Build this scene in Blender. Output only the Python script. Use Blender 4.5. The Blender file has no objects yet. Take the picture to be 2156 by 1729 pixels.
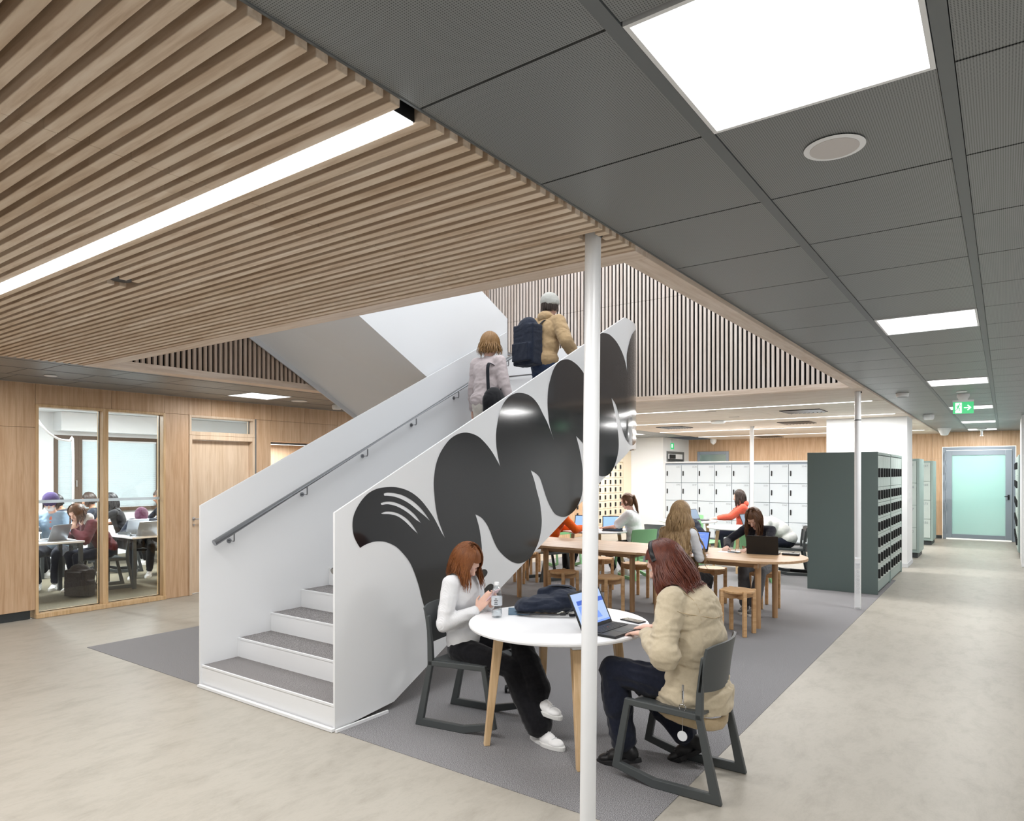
import bpy, bmesh, math, random
from math import sin, cos, pi, radians, sqrt, atan2
from mathutils import Vector, Matrix, Euler, noise
from mathutils.bvhtree import BVHTree
V = Vector
random.seed(7)
scene = bpy.context.scene
col = scene.collection

# ------------------------------------------------------------------ camera, world, lights, exposure
cam_d = bpy.data.cameras.new('camera'); cam = bpy.data.objects.new('camera', cam_d); col.objects.link(cam)
cam.location = (0, 0, 1.65); cam.rotation_euler = (radians(90), 0, radians(35.85))
cam_d.sensor_width = 36; cam_d.lens = 36 * 1435 / 2156; cam_d.shift_y = (995.5 - 864.5) / 2156
cam_d.clip_start = .05; cam_d.clip_end = 200
scene.camera = cam
vs = scene.view_settings
vs.view_transform = 'Standard'; vs.look = 'None'; vs.gamma = 1; vs.use_curve_mapping = False
vs.exposure = EXPO = 0.36
world = bpy.data.worlds.new('world'); scene.world = world; world.use_nodes = True
bg = world.node_tree.nodes['Background']; bg.inputs[0].default_value = (.93, .96, 1, 1); bg.inputs[1].default_value = .9

def area(name, loc, sx, sy, power, color=(1, .985, .97), rot=(0, 0, 0), spread=180):
    d = bpy.data.lights.new(name, 'AREA'); d.shape = 'RECTANGLE'; d.size = sx; d.size_y = sy
    d.energy = power; d.color = color; d.spread = radians(spread)
    o = bpy.data.objects.new(name, d); o.location = loc; o.rotation_euler = rot; col.objects.link(o)
    return o
PANEL_Y = [1.385, 5.045, 8.705, 12.365, 16.025, 18.9]
for y in PANEL_Y:
    area('panel_lamp', (-.42, y + .30, 2.635), .50, .54, 26)
area('panel_lamp', (-.42, -2.0, 2.635), .50, .54, 14)
area('panel_lamp', (-7.95, 5.33, 2.635), .46, .56, 22)
area('panel_lamp', (-7.95, 1.7, 2.635), .46, .56, 26)  # panel out of view, added to help light the room
area('panel_lamp', (-7.95, 9.0, 2.635), .46, .56, 22)
area('panel_lamp', (-7.95, 12.7, 2.635), .46, .56, 48)
area('panel_lamp', (-7.95, 16.3, 2.635), .46, .56, 55)
area('line_lamp', (-3.75, 1.356, 2.627), 4.7, .07, 88)
area('line_lamp', (-3.75, -1.2, 2.627), 4.7, .07, 22)
LED_Y = [10.45, 12.95, 15.7, 18.3]
for y in LED_Y:
    area('line_lamp', (-4.1, y, 2.627), 5.2, .05, 115)
area('void_lamp', (-3.9, 5.6, 6.3), 4.2, 4.8, 125, (.97, .985, 1))
for y in (3.6, 6.2):
    area('room_lamp', (-11.6, y, 2.77), 1.8, .3, 190, (.97, .985, 1))
area('daylight', (-15.6, 6.2, 1.7), 3.4, 2.4, 70, (.93, .97, 1), (radians(90), 0, radians(-90)))
area('far_room_lamp', (-.5, 21.4, 2.5), 1.2, .6, 110, (.95, 1, .98))

# ------------------------------------------------------------------ materials
def lin(c):
    return tuple((v / 255 / 12.92) if v / 255 <= .04045 else ((v / 255 + .055) / 1.055) ** 2.4 for v in c) + (1,)
MATS = {}
def mat(name, c=(200, 200, 200), rough=.5, metal=0, emit=None, es=1, spec=.5, coat=0, trans=0, ior=1.45, sheen=0, alpha=1):
    m = bpy.data.materials.new(name); m.use_nodes = True
    b = m.node_tree.nodes['Principled BSDF']; I = b.inputs
    I['Base Color'].default_value = lin(c); I['Roughness'].default_value = rough; I['Metallic'].default_value = metal
    I['Specular IOR Level'].default_value = spec; I['Coat Weight'].default_value = coat; I['Coat Roughness'].default_value = .08
    I['Transmission Weight'].default_value = trans; I['IOR'].default_value = ior; I['Sheen Weight'].default_value = sheen
    I['Alpha'].default_value = alpha
    if emit: I['Emission Color'].default_value = lin(emit); I['Emission Strength'].default_value = es
    MATS[name] = m; return m
def nt(m): return m.node_tree, m.node_tree.nodes, m.node_tree.links, m.node_tree.nodes['Principled BSDF']
def coords(m, scale=(1, 1, 1), kind='Object'):
    t, N, L, b = nt(m)
    tc = N.new('ShaderNodeTexCoord'); mp = N.new('ShaderNodeMapping'); mp.inputs['Scale'].default_value = scale
    L.new(tc.outputs[kind], mp.inputs[0]); return mp.outputs[0]
def noise_tex(m, vec, scale, detail=3, rough=.5, dist=0):
    t, N, L, b = nt(m); n = N.new('ShaderNodeTexNoise')
    n.inputs['Scale'].default_value = scale; n.inputs['Detail'].default_value = detail
    n.inputs['Roughness'].default_value = rough; n.inputs['Distortion'].default_value = dist
    L.new(vec, n.inputs['Vector']); return n.outputs[0]
def ramp(m, fac, stops):
    t, N, L, b = nt(m); r = N.new('ShaderNodeValToRGB'); e = r.color_ramp.elements
    while len(e) < len(stops): e.new(.5)
    for i, (p, c) in enumerate(stops): e[i].position = p; e[i].color = lin(c)
    L.new(fac, r.inputs[0]); return r.outputs[0]
def bump(m, h, strength=.2, dist=.01):
    t, N, L, b = nt(m); n = N.new('ShaderNodeBump'); n.inputs['Strength'].default_value = strength
    n.inputs['Distance'].default_value = dist; L.new(h, n.inputs['Height']); L.new(n.outputs[0], b.inputs['Normal'])
def base(m, out): t, N, L, b = nt(m); L.new(out, b.inputs['Base Color'])
def wood(name, c1, c2, c3, axis='z', rough=.5, s=1, band=1.0):
    m = mat(name, c1, rough)
    sc = {'x': (.09, 1, 1), 'y': (1, .09, 1), 'z': (1, 1, .06)}[axis]
    v = coords(m, tuple(k * s for k in sc))
    a = noise_tex(m, v, 38, 4, .6, .4); c = ramp(m, a, [(.3, c2), (.52, c1), (.72, c3)])
    t, N, L, b = nt(m)
    w = noise_tex(m, v, 5 * band, 3, .55, 1.6)
    mx = N.new('ShaderNodeMixRGB'); mx.blend_type = 'MULTIPLY'; mx.inputs[0].default_value = .55
    L.new(c, mx.inputs[1]); L.new(ramp(m, w, [(.38, (232, 224, 214)), (.5, (255, 255, 255)), (.62, (238, 232, 226))]), mx.inputs[2])
    L.new(mx.outputs[0], b.inputs['Base Color']); bump(m, a, .12, .002)
    return m
def speck(name, c1, c2, c3, scale, rough=.95, bumps=.4):
    m = mat(name, c1, rough, spec=.15); v = coords(m)
    a = noise_tex(m, v, scale, 3, .75); base(m, ramp(m, a, [(.36, c2), (.5, c1), (.64, c3)])); bump(m, a, bumps, .004)
    return m
def cloth(name, c, rough=.9, s=60, k=18, bumps=.25, sheen=.15):
    m = mat(name, c, rough, spec=.2, sheen=sheen); v = coords(m)
    a = noise_tex(m, v, s, 4, .6)
    base(m, ramp(m, a, [(.3, tuple(max(0, x - k) for x in c)), (.7, tuple(min(255, x + k * .6) for x in c))])); bump(m, a, bumps, .006)
    return m
M = {}
M['white'] = mat('white_paint', (238, 240, 242), .38)
M['steelwhite'] = mat('white_painted_steel', (232, 234, 236), .28)
M['wall'] = mat('white_wall', (236, 238, 240), .75)
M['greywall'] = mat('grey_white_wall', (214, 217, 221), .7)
M['oakwall'] = wood('oak_veneer_wall', (208, 175, 142), (194, 159, 125), (217, 187, 156), 'z', .45)
M['oakpale'] = wood('pale_oak_veneer', (222, 200, 175), (212, 188, 161), (230, 209, 186), 'z', .45)
M['slat'] = wood('ceiling_slat_ash', (240, 223, 204), (216, 194, 170), (248, 235, 219), 'x', .6, 1, 1.6)
_m = M['slat']; _t, _N, _L, _b = nt(_m); _sx = _N.new('ShaderNodeSeparateXYZ'); _L.new(coords(_m, (.42, 1 / .0602, 1)), _sx.inputs[0])
_fy = _N.new('ShaderNodeMath'); _fy.operation = 'FLOOR'; _ad = _N.new('ShaderNodeMath'); _ad.inputs[1].default_value = -(2.89 - .1315) / .0602 + 200.001; _L.new(_sx.outputs[1], _ad.inputs[0]); _L.new(_ad.outputs[0], _fy.inputs[0])
_fx = _N.new('ShaderNodeMath'); _fx.operation = 'FLOOR'; _L.new(_sx.outputs[0], _fx.inputs[0]); _cb = _N.new('ShaderNodeCombineXYZ'); _L.new(_fx.outputs[0], _cb.inputs[0]); _L.new(_fy.outputs[0], _cb.inputs[1])
_wn = _N.new('ShaderNodeTexWhiteNoise'); _L.new(_cb.outputs[0], _wn.inputs['Vector']); _mx = _N.new('ShaderNodeMixRGB'); _mx.blend_type = 'MULTIPLY'; _mx.inputs[0].default_value = 1
_L.new(_b.inputs['Base Color'].links[0].from_socket, _mx.inputs[1]); _L.new(ramp(_m, _wn.outputs['Value'], [(0, (232, 226, 218)), (1, (255, 255, 255))]), _mx.inputs[2]); _L.new(_mx.outputs[0], _b.inputs['Base Color'])
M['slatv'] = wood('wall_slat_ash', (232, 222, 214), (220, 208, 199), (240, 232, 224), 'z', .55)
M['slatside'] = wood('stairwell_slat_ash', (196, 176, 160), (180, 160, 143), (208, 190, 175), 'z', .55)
M['fascia'] = wood('fascia_ash', (226, 209, 193), (214, 194, 175), (234, 219, 205), 'x', .5)
M['fasciay'] = wood('fascia_ash_long', (226, 209, 193), (214, 194, 175), (234, 219, 205), 'y', .5)
M['hallslat'] = wood('hall_ceiling_ash', (226, 214, 202), (214, 200, 186), (234, 223, 212), 'x', .6)
M['oak'] = wood('oiled_oak', (198, 164, 128), (180, 144, 108), (212, 180, 146), 'x', .42)
M['oakz'] = wood('oiled_oak_upright', (190, 152, 112), (170, 130, 92), (204, 168, 130), 'z', .42)
M['stoolwood'] = wood('light_oiled_oak', (212, 172, 126), (192, 150, 104), (224, 188, 146), 'x', .42)
M['ash'] = wood('natural_ash_leg', (218, 186, 144), (202, 168, 124), (230, 202, 164), 'z', .42)
M['black'] = mat('black_void', (12, 12, 12), .8)
M['blackplastic'] = mat('black_plastic', (24, 25, 27), .4)
M['darkplastic'] = mat('charcoal_chair_plastic', (72, 76, 77), .48)
M['greyplastic'] = mat('grey_chair_plastic', (128, 136, 140), .5)
M['greenplastic'] = mat('green_chair_plastic', (132, 186, 136), .5)
M['steel'] = mat('brushed_steel', (214, 214, 216), .34, 1)
M['railsteel'] = mat('satin_steel_rail', (158, 160, 163), .3, 1)
M['chrome'] = mat('chrome', (215, 215, 218), .12, 1)
M['darksteel'] = mat('dark_grey_steel', (66, 70, 72), .5, .3)
M['table'] = mat('white_laminate', (240, 241, 243), .3)
M['panelglow'] = mat('light_diffuser', (255, 255, 255), .6, emit=(255, 255, 255), es=2.4)
M['lineglow'] = mat('line_light_diffuser', (255, 255, 255), .6, emit=(250, 253, 255), es=2.2)
M['lockergrey'] = mat('pale_blue_grey_locker', (212, 221, 228), .42)
M['lockerdark'] = mat('dark_green_grey_steel', (94, 108, 106), .42)
M['lockergreen'] = mat('grey_green_steel', (150, 168, 164), .42)
M['lockerface'] = mat('pale_green_grey_door', (190, 202, 198), .38)
M['tan'] = mat('tan_locker_door', (226, 211, 187), .5)
M['doorframe'] = mat('blue_grey_metal_frame', (146, 157, 168), .42)
M['ink'] = mat('grey_printed_number', (140, 150, 155), .6)
M['seam'] = mat('shadow_gap_paint', (60, 58, 56), .8)
M['mural'] = mat('glossy_black_film', (22, 25, 30), .12, coat=.45, spec=.5)
M['railgrey'] = mat('ceiling_rail_grey', (112, 116, 118), .45, .2)
M['glass'] = None
M['brown'] = mat('dark_bronze_frame', (88, 70, 56), .5)
M['green_sign'] = mat('exit_sign_green', (40, 150, 90), .4, emit=(60, 178, 112), es=.9)
M['sign_white'] = mat('exit_sign_white', (250, 255, 252), .4, emit=(240, 255, 248), es=1.0)
M['screen'] = mat('laptop_screen_blue', (90, 120, 200), .2, emit=(120, 150, 220), es=.7)
M['screenw'] = mat('laptop_page_white', (150, 170, 205), .2, emit=(170, 192, 230), es=.5)
M['screend'] = mat('laptop_window_dark_blue', (60, 84, 160), .2, emit=(58, 86, 165), es=.8)
M['screendim'] = mat('laptop_screen_dim', (96, 112, 130), .2, emit=(120, 138, 158), es=.45)
M['rubber'] = mat('grey_sole_rubber', (222, 222, 220), .6)
M['alu'] = mat('silver_laptop_lid', (165, 172, 180), .35, .6)
m = M['tile'] = mat('perforated_ceiling_tile', (104, 107, 107), .42, .25)
t, N, L, b = nt(m); v = coords(m, (1 / .0065, 1 / .0065, 1))
fr = N.new('ShaderNodeVectorMath'); fr.operation = 'FRACTION'; L.new(v, fr.inputs[0])
sb = N.new('ShaderNodeVectorMath'); sb.operation = 'SUBTRACT'; L.new(fr.outputs[0], sb.inputs[0]); sb.inputs[1].default_value = (.5, .5, 0)
ml = N.new('ShaderNodeVectorMath'); ml.operation = 'MULTIPLY'; L.new(sb.outputs[0], ml.inputs[0]); ml.inputs[1].default_value = (1, 1, 0)
ln = N.new('ShaderNodeVectorMath'); ln.operation = 'LENGTH'; L.new(ml.outputs[0], ln.inputs[0])
L.new(ramp(m, ln.outputs['Value'], [(.0, (74, 77, 78)), (.24, (84, 87, 88)), (.30, (142, 145, 145))]), b.inputs['Base Color'])
m = M['lino'] = mat('beige_linoleum', (192, 182, 166), .42, spec=.35); v = coords(m, (1, .45, 1))
a = noise_tex(m, v, 6, 9, .78, .25); base(m, ramp(m, a, [(.25, (147, 142, 131)), (.45, (163, 158, 148)), (.56, (170, 165, 155)), (.75, (157, 151, 141))]))
M['carpet'] = speck('grey_flecked_carpet', (122, 121, 123), (50, 49, 51), (198, 197, 199), 270)
M['stepcarpet'] = speck('grey_step_carpet', (118, 115, 115), (60, 58, 58), (190, 187, 186), 270)
def glassmat(name, tint=(235, 245, 245), mixf=.07, rough=0.0):
    m = bpy.data.materials.new(name); m.use_nodes = True; n = m.node_tree; n.nodes.clear()
    o = n.nodes.new('ShaderNodeOutputMaterial'); tr = n.nodes.new('ShaderNodeBsdfTransparent'); tr.inputs[0].default_value = lin(tint)
    g = n.nodes.new('ShaderNodeBsdfGlossy'); g.inputs['Roughness'].default_value = rough
    mx = n.nodes.new('ShaderNodeMixShader'); fr = n.nodes.new('ShaderNodeFresnel'); fr.inputs[0].default_value = 1.5
    n.links.new(fr.outputs[0], mx.inputs[0]); n.links.new(tr.outputs[0], mx.inputs[1]); n.links.new(g.outputs[0], mx.inputs[2])
    n.links.new(mx.outputs[0], o.inputs[0]); return m
M['glass'] = glassmat('clear_glass', (246, 249, 248))
def plasticmat(name):
    m = bpy.data.materials.new(name); m.use_nodes = True; n = m.node_tree; n.nodes.clear()
    o = n.nodes.new('ShaderNodeOutputMaterial'); tr = n.nodes.new('ShaderNodeBsdfTransparent'); tr.inputs[0].default_value = (.93, .95, .96, 1); g = n.nodes.new('ShaderNodeBsdfGlossy'); g.inputs['Roughness'].default_value = .08
    mx = n.nodes.new('ShaderNodeMixShader'); lw = n.nodes.new('ShaderNodeLayerWeight'); lw.inputs[0].default_value = .35; pw = n.nodes.new('ShaderNodeMath'); pw.operation = 'MULTIPLY'; pw.inputs[1].default_value = .6; n.links.new(lw.outputs['Facing'], pw.inputs[0])
    n.links.new(pw.outputs[0], mx.inputs[0]); n.links.new(tr.outputs[0], mx.inputs[1]); n.links.new(g.outputs[0], mx.inputs[2]); n.links.new(mx.outputs[0], o.inputs[0]); return m
def translucent(name, c, f=.5, gloss=.1):
    m = bpy.data.materials.new(name); m.use_nodes = True; n = m.node_tree; n.nodes.clear()
    o = n.nodes.new('ShaderNodeOutputMaterial'); d = n.nodes.new('ShaderNodeBsdfDiffuse'); tr = n.nodes.new('ShaderNodeBsdfTranslucent')
    d.inputs[0].default_value = lin(c); tr.inputs[0].default_value = lin(c)
    mx = n.nodes.new('ShaderNodeMixShader'); mx.inputs[0].default_value = f
    g = n.nodes.new('ShaderNodeBsdfGlossy'); g.inputs['Roughness'].default_value = .08; m2 = n.nodes.new('ShaderNodeMixShader'); m2.inputs[0].default_value = gloss
    n.links.new(d.outputs[0], mx.inputs[1]); n.links.new(tr.outputs[0], mx.inputs[2]); n.links.new(mx.outputs[0], m2.inputs[1]); n.links.new(g.outputs[0], m2.inputs[2])
    n.links.new(m2.outputs[0], o.inputs[0]); return m
M['blind'] = translucent('white_blind_slat', (226, 233, 236), .55, .03)
M['frostwhite'] = translucent('frosted_white_film', (226, 232, 236), .5, .05)
M['frosted'] = translucent('frosted_green_glass', (196, 222, 218), .6, .14)

# ------------------------------------------------------------------ mesh builder
def frame_at(d, up=V((0, 0, 1))):
    d = V(d).normalized(); x = d.cross(V(up))
    if x.length < 1e-4: x = d.cross(V((0, 1, 0)))
    x.normalize(); y = x.cross(d).normalized(); return x, y, d
class MB:
    def __init__(s): s.v = []; s.f = []; s.mi = []; s.M = Matrix(); s.m = 0
    def add(s, vs, fs):
        o = len(s.v); s.v += [s.M @ V(p) for p in vs]
        for f in fs: s.f.append([i + o for i in f]); s.mi.append(s.m)
        return s
    def box(s, a, b):
        x0, y0, z0 = [min(a[i], b[i]) for i in range(3)]; x1, y1, z1 = [max(a[i], b[i]) for i in range(3)]
        return s.add([(x0, y0, z0), (x1, y0, z0), (x1, y1, z0), (x0, y1, z0), (x0, y0, z1), (x1, y0, z1), (x1, y1, z1), (x0, y1, z1)],
                     [(0, 3, 2, 1), (4, 5, 6, 7), (0, 1, 5, 4), (1, 2, 6, 5), (2, 3, 7, 6), (3, 0, 4, 7)])
    def ring(s, c, x, y, rx, ry, n, ph=0):
        return [V(c) + x * (rx * cos(2 * pi * i / n + ph)) + y * (ry * sin(2 * pi * i / n + ph)) for i in range(n)]
    def cone(s, p, q, r0, r1, n=12, cap=True):
        x, y, d = frame_at(V(q) - V(p)); vs = s.ring(p, x, y, r0, r0, n) + s.ring(q, x, y, r1, r1, n)
        fs = [(i, (i + 1) % n, n + (i + 1) % n, n + i) for i in range(n)]
        if cap: fs += [tuple(range(n))[::-1], tuple(range(n, 2 * n))]
        return s.add(vs, fs)
    def tube(s, pts, r, n=8, cap=True, flat=1, up=V((0, 0, 1))):
        pts = [V(p) for p in pts]; R = r if isinstance(r, (list, tuple)) else [r] * len(pts); vs = []; x = None
        for i, p in enumerate(pts):
            d = (pts[min(i + 1, len(pts) - 1)] - pts[max(i - 1, 0)])
            if d.length < 1e-7: d = V((0, 0, 1))
            d.normalize()
            if x is None: x, y, _ = frame_at(d, up)
            else:
                x = x - d * x.dot(d)
                if x.length < 1e-5: x, y, _ = frame_at(d, up)
                x.normalize(); y = d.cross(x)
            vs += s.ring(p, x, y, R[i], R[i] * flat, n)
        fs = []
        for k in range(len(pts) - 1):
            for i in range(n): fs.append((k * n + i, k * n + (i + 1) % n, (k + 1) * n + (i + 1) % n, (k + 1) * n + i))
        if cap: fs += [tuple(range(n))[::-1], tuple(range((len(pts) - 1) * n, len(pts) * n))]
        return s.add(vs, fs)
    def lathe(s, prof, c=(0, 0, 0), n=24):
        vs = []; fs = []
        for r, z in prof:
            for i in range(n): vs.append((c[0] + r * cos(2 * pi * i / n), c[1] + r * sin(2 * pi * i / n), c[2] + z))
        for k in range(len(prof) - 1):
            for i in range(n): fs.append((k * n + i, k * n + (i + 1) % n, (k + 1) * n + (i + 1) % n, (k + 1) * n + i))
        fs += [tuple(range(n))[::-1], tuple(range((len(prof) - 1) * n, len(prof) * n))]
        return s.add(vs, fs)
    def ball(s, c, r, n=16, m=10, rot=None):
        r = (r, r, r) if not isinstance(r, (tuple, list)) else r; vs = []; fs = []; c = V(c)
        for j in range(m + 1):
            th = pi * j / m
            for i in range(n):
                p = V((r[0] * sin(th) * cos(2 * pi * i / n), r[1] * sin(th) * sin(2 * pi * i / n), r[2] * cos(th)))
                vs.append(c + (rot @ p if rot else p))
        for j in range(m):
            for i in range(n):
                a, b_, c_, d_ = j * n + i, (j + 1) * n + i, (j + 1) * n + (i + 1) % n, j * n + (i + 1) % n
                fs.append((a, b_, c_, d_) if 0 < j < m - 1 else ((a, b_, c_) if j == 0 else (a, b_, d_)))
        return s.add(vs, fs)
    def cap(s, p, q, r0, r1, n=12):            # tapered capsule
        s.cone(p, q, r0, r1, n); s.ball(p, r0, n, 8); s.ball(q, r1, n, 8); return s
    def prism(s, poly, h0, h1, fn):            # poly in 2D, fn(u,v,h)->xyz
        n = len(poly); vs = [fn(u, w, h0) for u, w in poly] + [fn(u, w, h1) for u, w in poly]
        return s.add(vs, [tuple(range(n)), tuple(range(n, 2 * n))[::-1]] + [(i, n + i, n + (i + 1) % n, (i + 1) % n) for i in range(n)])
    def strip(s, pts, w, h0, h1, fn, closed=False):   # mitred bar in a plane
        pts = [V((p[0], p[1])) for p in pts]; n = len(pts); W = w if isinstance(w, (list, tuple)) else [w] * n; A = []; B = []
        for i in range(n):
            p = pts[i]; a = pts[i - 1] if (i > 0 or closed) else None; b = pts[(i + 1) % n] if (i < n - 1 or closed) else None
            d1 = (p - a).normalized() if a is not None else (b - p).normalized(); d2 = (b - p).normalized() if b is not None else d1
            nn = V((-(d1.y + d2.y), d1.x + d2.x)); nn = nn.normalized() if nn.length > 1e-6 else V((-d1.y, d1.x))
            k = W[i] / 2 / max(.35, nn.dot(V((-d1.y, d1.x)))); A.append(p + nn * k); B.append(p - nn * k)
        vs = [fn(q.x, q.y, h) for h in (h0, h1) for q in A] + [fn(q.x, q.y, h) for h in (h0, h1) for q in B]
        fs = []
        for i in range(n if closed else n - 1):
            j = (i + 1) % n; fs += [(i, j, 2 * n + j, 2 * n + i), (n + i, 3 * n + i, 3 * n + j, n + j), (i, n + i, n + j, j), (2 * n + i, 2 * n + j, 3 * n + j, 3 * n + i)]
        if not closed: fs += [(0, 2 * n, 3 * n, n), (n - 1, 2 * n - 1, 4 * n - 1, 3 * n - 1)]
        return s.add(vs, fs)
    def build(s, name, mats, parent=None, loc=(0, 0, 0), rz=0, bevel=0, smooth=None, **props):
        me = bpy.data.meshes.new(name); L0 = V(loc) if parent is None else V((0, 0, 0))
        if parent is None and rz: raise ValueError
        me.from_pydata([tuple(p - L0) for p in s.v], [], s.f); me.validate()
        for m_ in (mats if isinstance(mats, (list, tuple)) else [mats]): me.materials.append(m_)
        if isinstance(mats, (list, tuple)) and len(me.polygons) == len(s.mi):
            me.polygons.foreach_set('material_index', s.mi)
        bm = bmesh.new(); bm.from_mesh(me); bmesh.ops.recalc_face_normals(bm, faces=bm.faces); bm.to_mesh(me); bm.free()
        if smooth:
            me.polygons.foreach_set('use_smooth', [True] * len(me.polygons)); me.set_sharp_from_angle(angle=radians(smooth))
        o = bpy.data.objects.new(name, me); col.objects.link(o); o.location = L0; o.parent = parent
        if bevel:
            b = o.modifiers.new('bevel', 'BEVEL'); b.width = bevel; b.segments = 2; b.limit_method = 'ANGLE'; b.angle_limit = radians(40)
        for k, v_ in props.items(): o[k] = v_
        return o
def thing(name, label, cat, loc=(0, 0, 0), rz=0, group=None):
    o = bpy.data.objects.new(name, None); col.objects.link(o); o.empty_display_size = .1
    o.location = loc; o.rotation_euler = (0, 0, rz); o['label'] = label; o['category'] = cat
    if group: o['group'] = group
    return o
def tag(o, label, cat, group=None):
    o['label'] = label; o['category'] = cat
    if group: o['group'] = group
    return o
def struct(o, label, cat):
    o['kind'] = 'structure'; o['label'] = label; o['category'] = cat; return o
KIDS = {}
def copytree(src, loc, rz=None, label=None, group=None):
    if not KIDS.get('n') == len(bpy.data.objects):
        KIDS.clear()
        for o in bpy.data.objects:
            if o.parent: KIDS.setdefault(o.parent.name, []).append(o)
    def rec(o, par):
        c = o.copy(); col.objects.link(c); c.parent = par
        for k in KIDS.get(o.name, []): rec(k, c)
        return c
    r = rec(src, None); r.location = loc
    if rz is not None: r.rotation_euler = (0, 0, rz)
    if label: r['label'] = label
    if group: r['group'] = group
    return r
def text(body, size, loc, rot, material, parent, name='number', ext=.0004):
    cu = bpy.data.curves.new(name, 'FONT'); cu.body = body; cu.size = size; cu.extrude = ext; cu.align_x = 'CENTER'; cu.align_y = 'CENTER'; cu.resolution_u = 2
    o = bpy.data.objects.new(name + '_src', cu); col.objects.link(o)
    dg = bpy.context.evaluated_depsgraph_get(); me = bpy.data.meshes.new_from_object(o.evaluated_get(dg))
    bpy.data.objects.remove(o); me.materials.clear(); me.materials.append(material)
    r = bpy.data.objects.new(name, me); col.objects.link(r); r.parent = parent; r.location = loc; r.rotation_euler = rot
    return r
def spline(pts, per=6):
    out = []; n = len(pts)
    for i in range(n - 1):
        p0 = pts[max(i - 1, 0)]; p1 = pts[i]; p2 = pts[i + 1]; p3 = pts[min(i + 2, n - 1)]
        for k in range(per):
            t = k / per
            out.append(tuple(.5 * (2 * b + (c - a) * t + (2 * a - 5 * b + 4 * c - d) * t * t + (3 * b - a - 3 * c + d) * t ** 3) for a, b, c, d in zip(p0, p1, p2, p3)))
    out.append(tuple(pts[-1])); return out
YZ = lambda x0: (lambda u, w, h: (h, u, w))
XZ = lambda u, w, h: (u, h, w)
XY = lambda u, w, h: (u, w, h)
# ------------------------------------------------------------------ the room
WX = -8.88; ZC = 2.66; ZW = 2.635; OX0, OX1, OY0, OY1 = -6.66, -1.44, 2.89, 8.62; FY = 20.2; EX1 = -1.318
b = MB().box((-14.9, -4, -.1), (1.2, 24, -.003)); struct(b.build('floor', M['lino']), 'beige marbled linoleum floor', 'floor')
b = MB().box((-14.6, 1.1, -.003), (WX - .15, 9.3, .001)); struct(b.build('floor', speck('classroom_floor', (112, 106, 90), (100, 94, 80), (122, 116, 100), 40, .7, .05)), 'grey brown classroom floor, coloured darker for the dimming of the glass', 'floor')  # dimming through the glass is put into the floor colour
b = MB().box((-7.03, 2.87, -.003), (-1.35, 11.95, 0)); tag(b.build('carpet', M['carpet']), 'dark grey flecked carpet inlay under the stairs and tables', 'carpet')

# wall_left: oak panelled wall with glazing, door and niche openings
b = MB(); T = .15
def pan(y0, y1, z0, z1): b.box((WX - T, y0 + .0015, z0), (WX, y1 - .0015, z1))
pan(-4, 3.09, .10, 2.16); pan(-4, 3.09, 2.163, ZC)
for y in range(0): pass
ys = [3.09, 3.9, 4.55, 4.88, 5.2, 5.87, 6.15, 6.75, 7.4]
for i in range(len(ys) - 1): pan(ys[i], ys[i + 1], 2.43, ZC)
pan(4.56, 4.88, .0, 2.427); pan(5.87, 6.14, 0, 2.427); pan(6.14, 7.4, 2.12, 2.427)
y = 7.4
while y < 15: pan(y, y + .95, .0, 2.16); pan(y, y + .95, 2.163, ZC); y += .95
struct(b.build('wall_left', [M['oakwall']], bevel=.001), 'oak veneer panelled wall with glazed openings', 'wall')
b = MB(); pan(15.05, 17.75, 1.96, ZC); struct(b.build('wall_left_upper', [M['tan']]), 'beige wall above the tan lockers', 'wall')
b = MB(); pan(17.76, 18.26, 0, ZC); struct(b.build('wall_left_end', [M['tan']]), 'beige wall strip beside the tan lockers', 'wall')
b = MB().box((WX - T, -4, 0), (WX - .03, 3.05, .1)); struct(b.build('baseboard_left', M['darksteel']), 'recessed grey plinth under the oak wall', 'baseboard')
# window_1 / window_2: glazed openings into the classroom
def glazing(n, y0, y1, z0, z1, jamb=.16):
    fr = MB(); w = .03
    fr.box((WX - T, y0, z0), (WX + .012, y0 + w, z1)).box((WX - T, y1 - w, z0), (WX + .012, y1, z1)).box((WX - T, y0 + w, z1 - w), (WX + .011, y1 - w, z1)).box((WX - T - .01, y0 + (w if n > 2 else -.002), z0 + (0 if n > 2 else -.001)), (WX + (.03 if n < 3 else .011), y1 - (w if n > 2 else -.002), z0 + .05))
    o = fr.build('window_%d' % n, M['ash'] if n < 3 else M['oakpale'], bevel=.003); struct(o, 'glazed opening in the oak wall', 'window')
    g = MB().box((WX - .10, y0 + w, z0 + .05), (WX - .09, y1 - w, z1 - w)); g.build('pane', M['glass'], o)
    s = MB().box((WX - .104, y0 + w, z0 + .05), (WX - .087, y0 + w + .006, z1 - w)).box((WX - .104, y1 - w - .006, z0 + .05), (WX - .087, y1 - w, z1 - w)).box((WX - .104, y0 + w, z0 + .05), (WX - .087, y1 - w, z0 + .056))
    s.build('gasket', M['blackplastic'], o)
    if n < 3:
        q = MB().box((WX - .088, y0 + w, 1.30), (WX - .086, y1 - w, 1.335)); q.build('manifestation_strip', M['frostwhite'], o, label='frosted strip across the glass')
    return o
glazing(1, 3.09, 3.83, 0, 2.43); glazing(2, 3.83, 4.56, 0, 2.43)
w3 = glazing(3, 4.88, 5.87, 2.16, 2.43)
fr = MB().box((WX - T, 4.88, 0), (WX + .013, 4.92, 2.158)).box((WX - T, 5.83, 0), (WX + .013, 5.87, 2.158)).box((WX - T, 4.921, 2.10), (WX + .011, 5.829, 2.158))
d1 = struct(fr.build('door_1', M['oakpale'], bevel=.003), 'oak classroom door in an oak frame', 'door')
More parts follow.
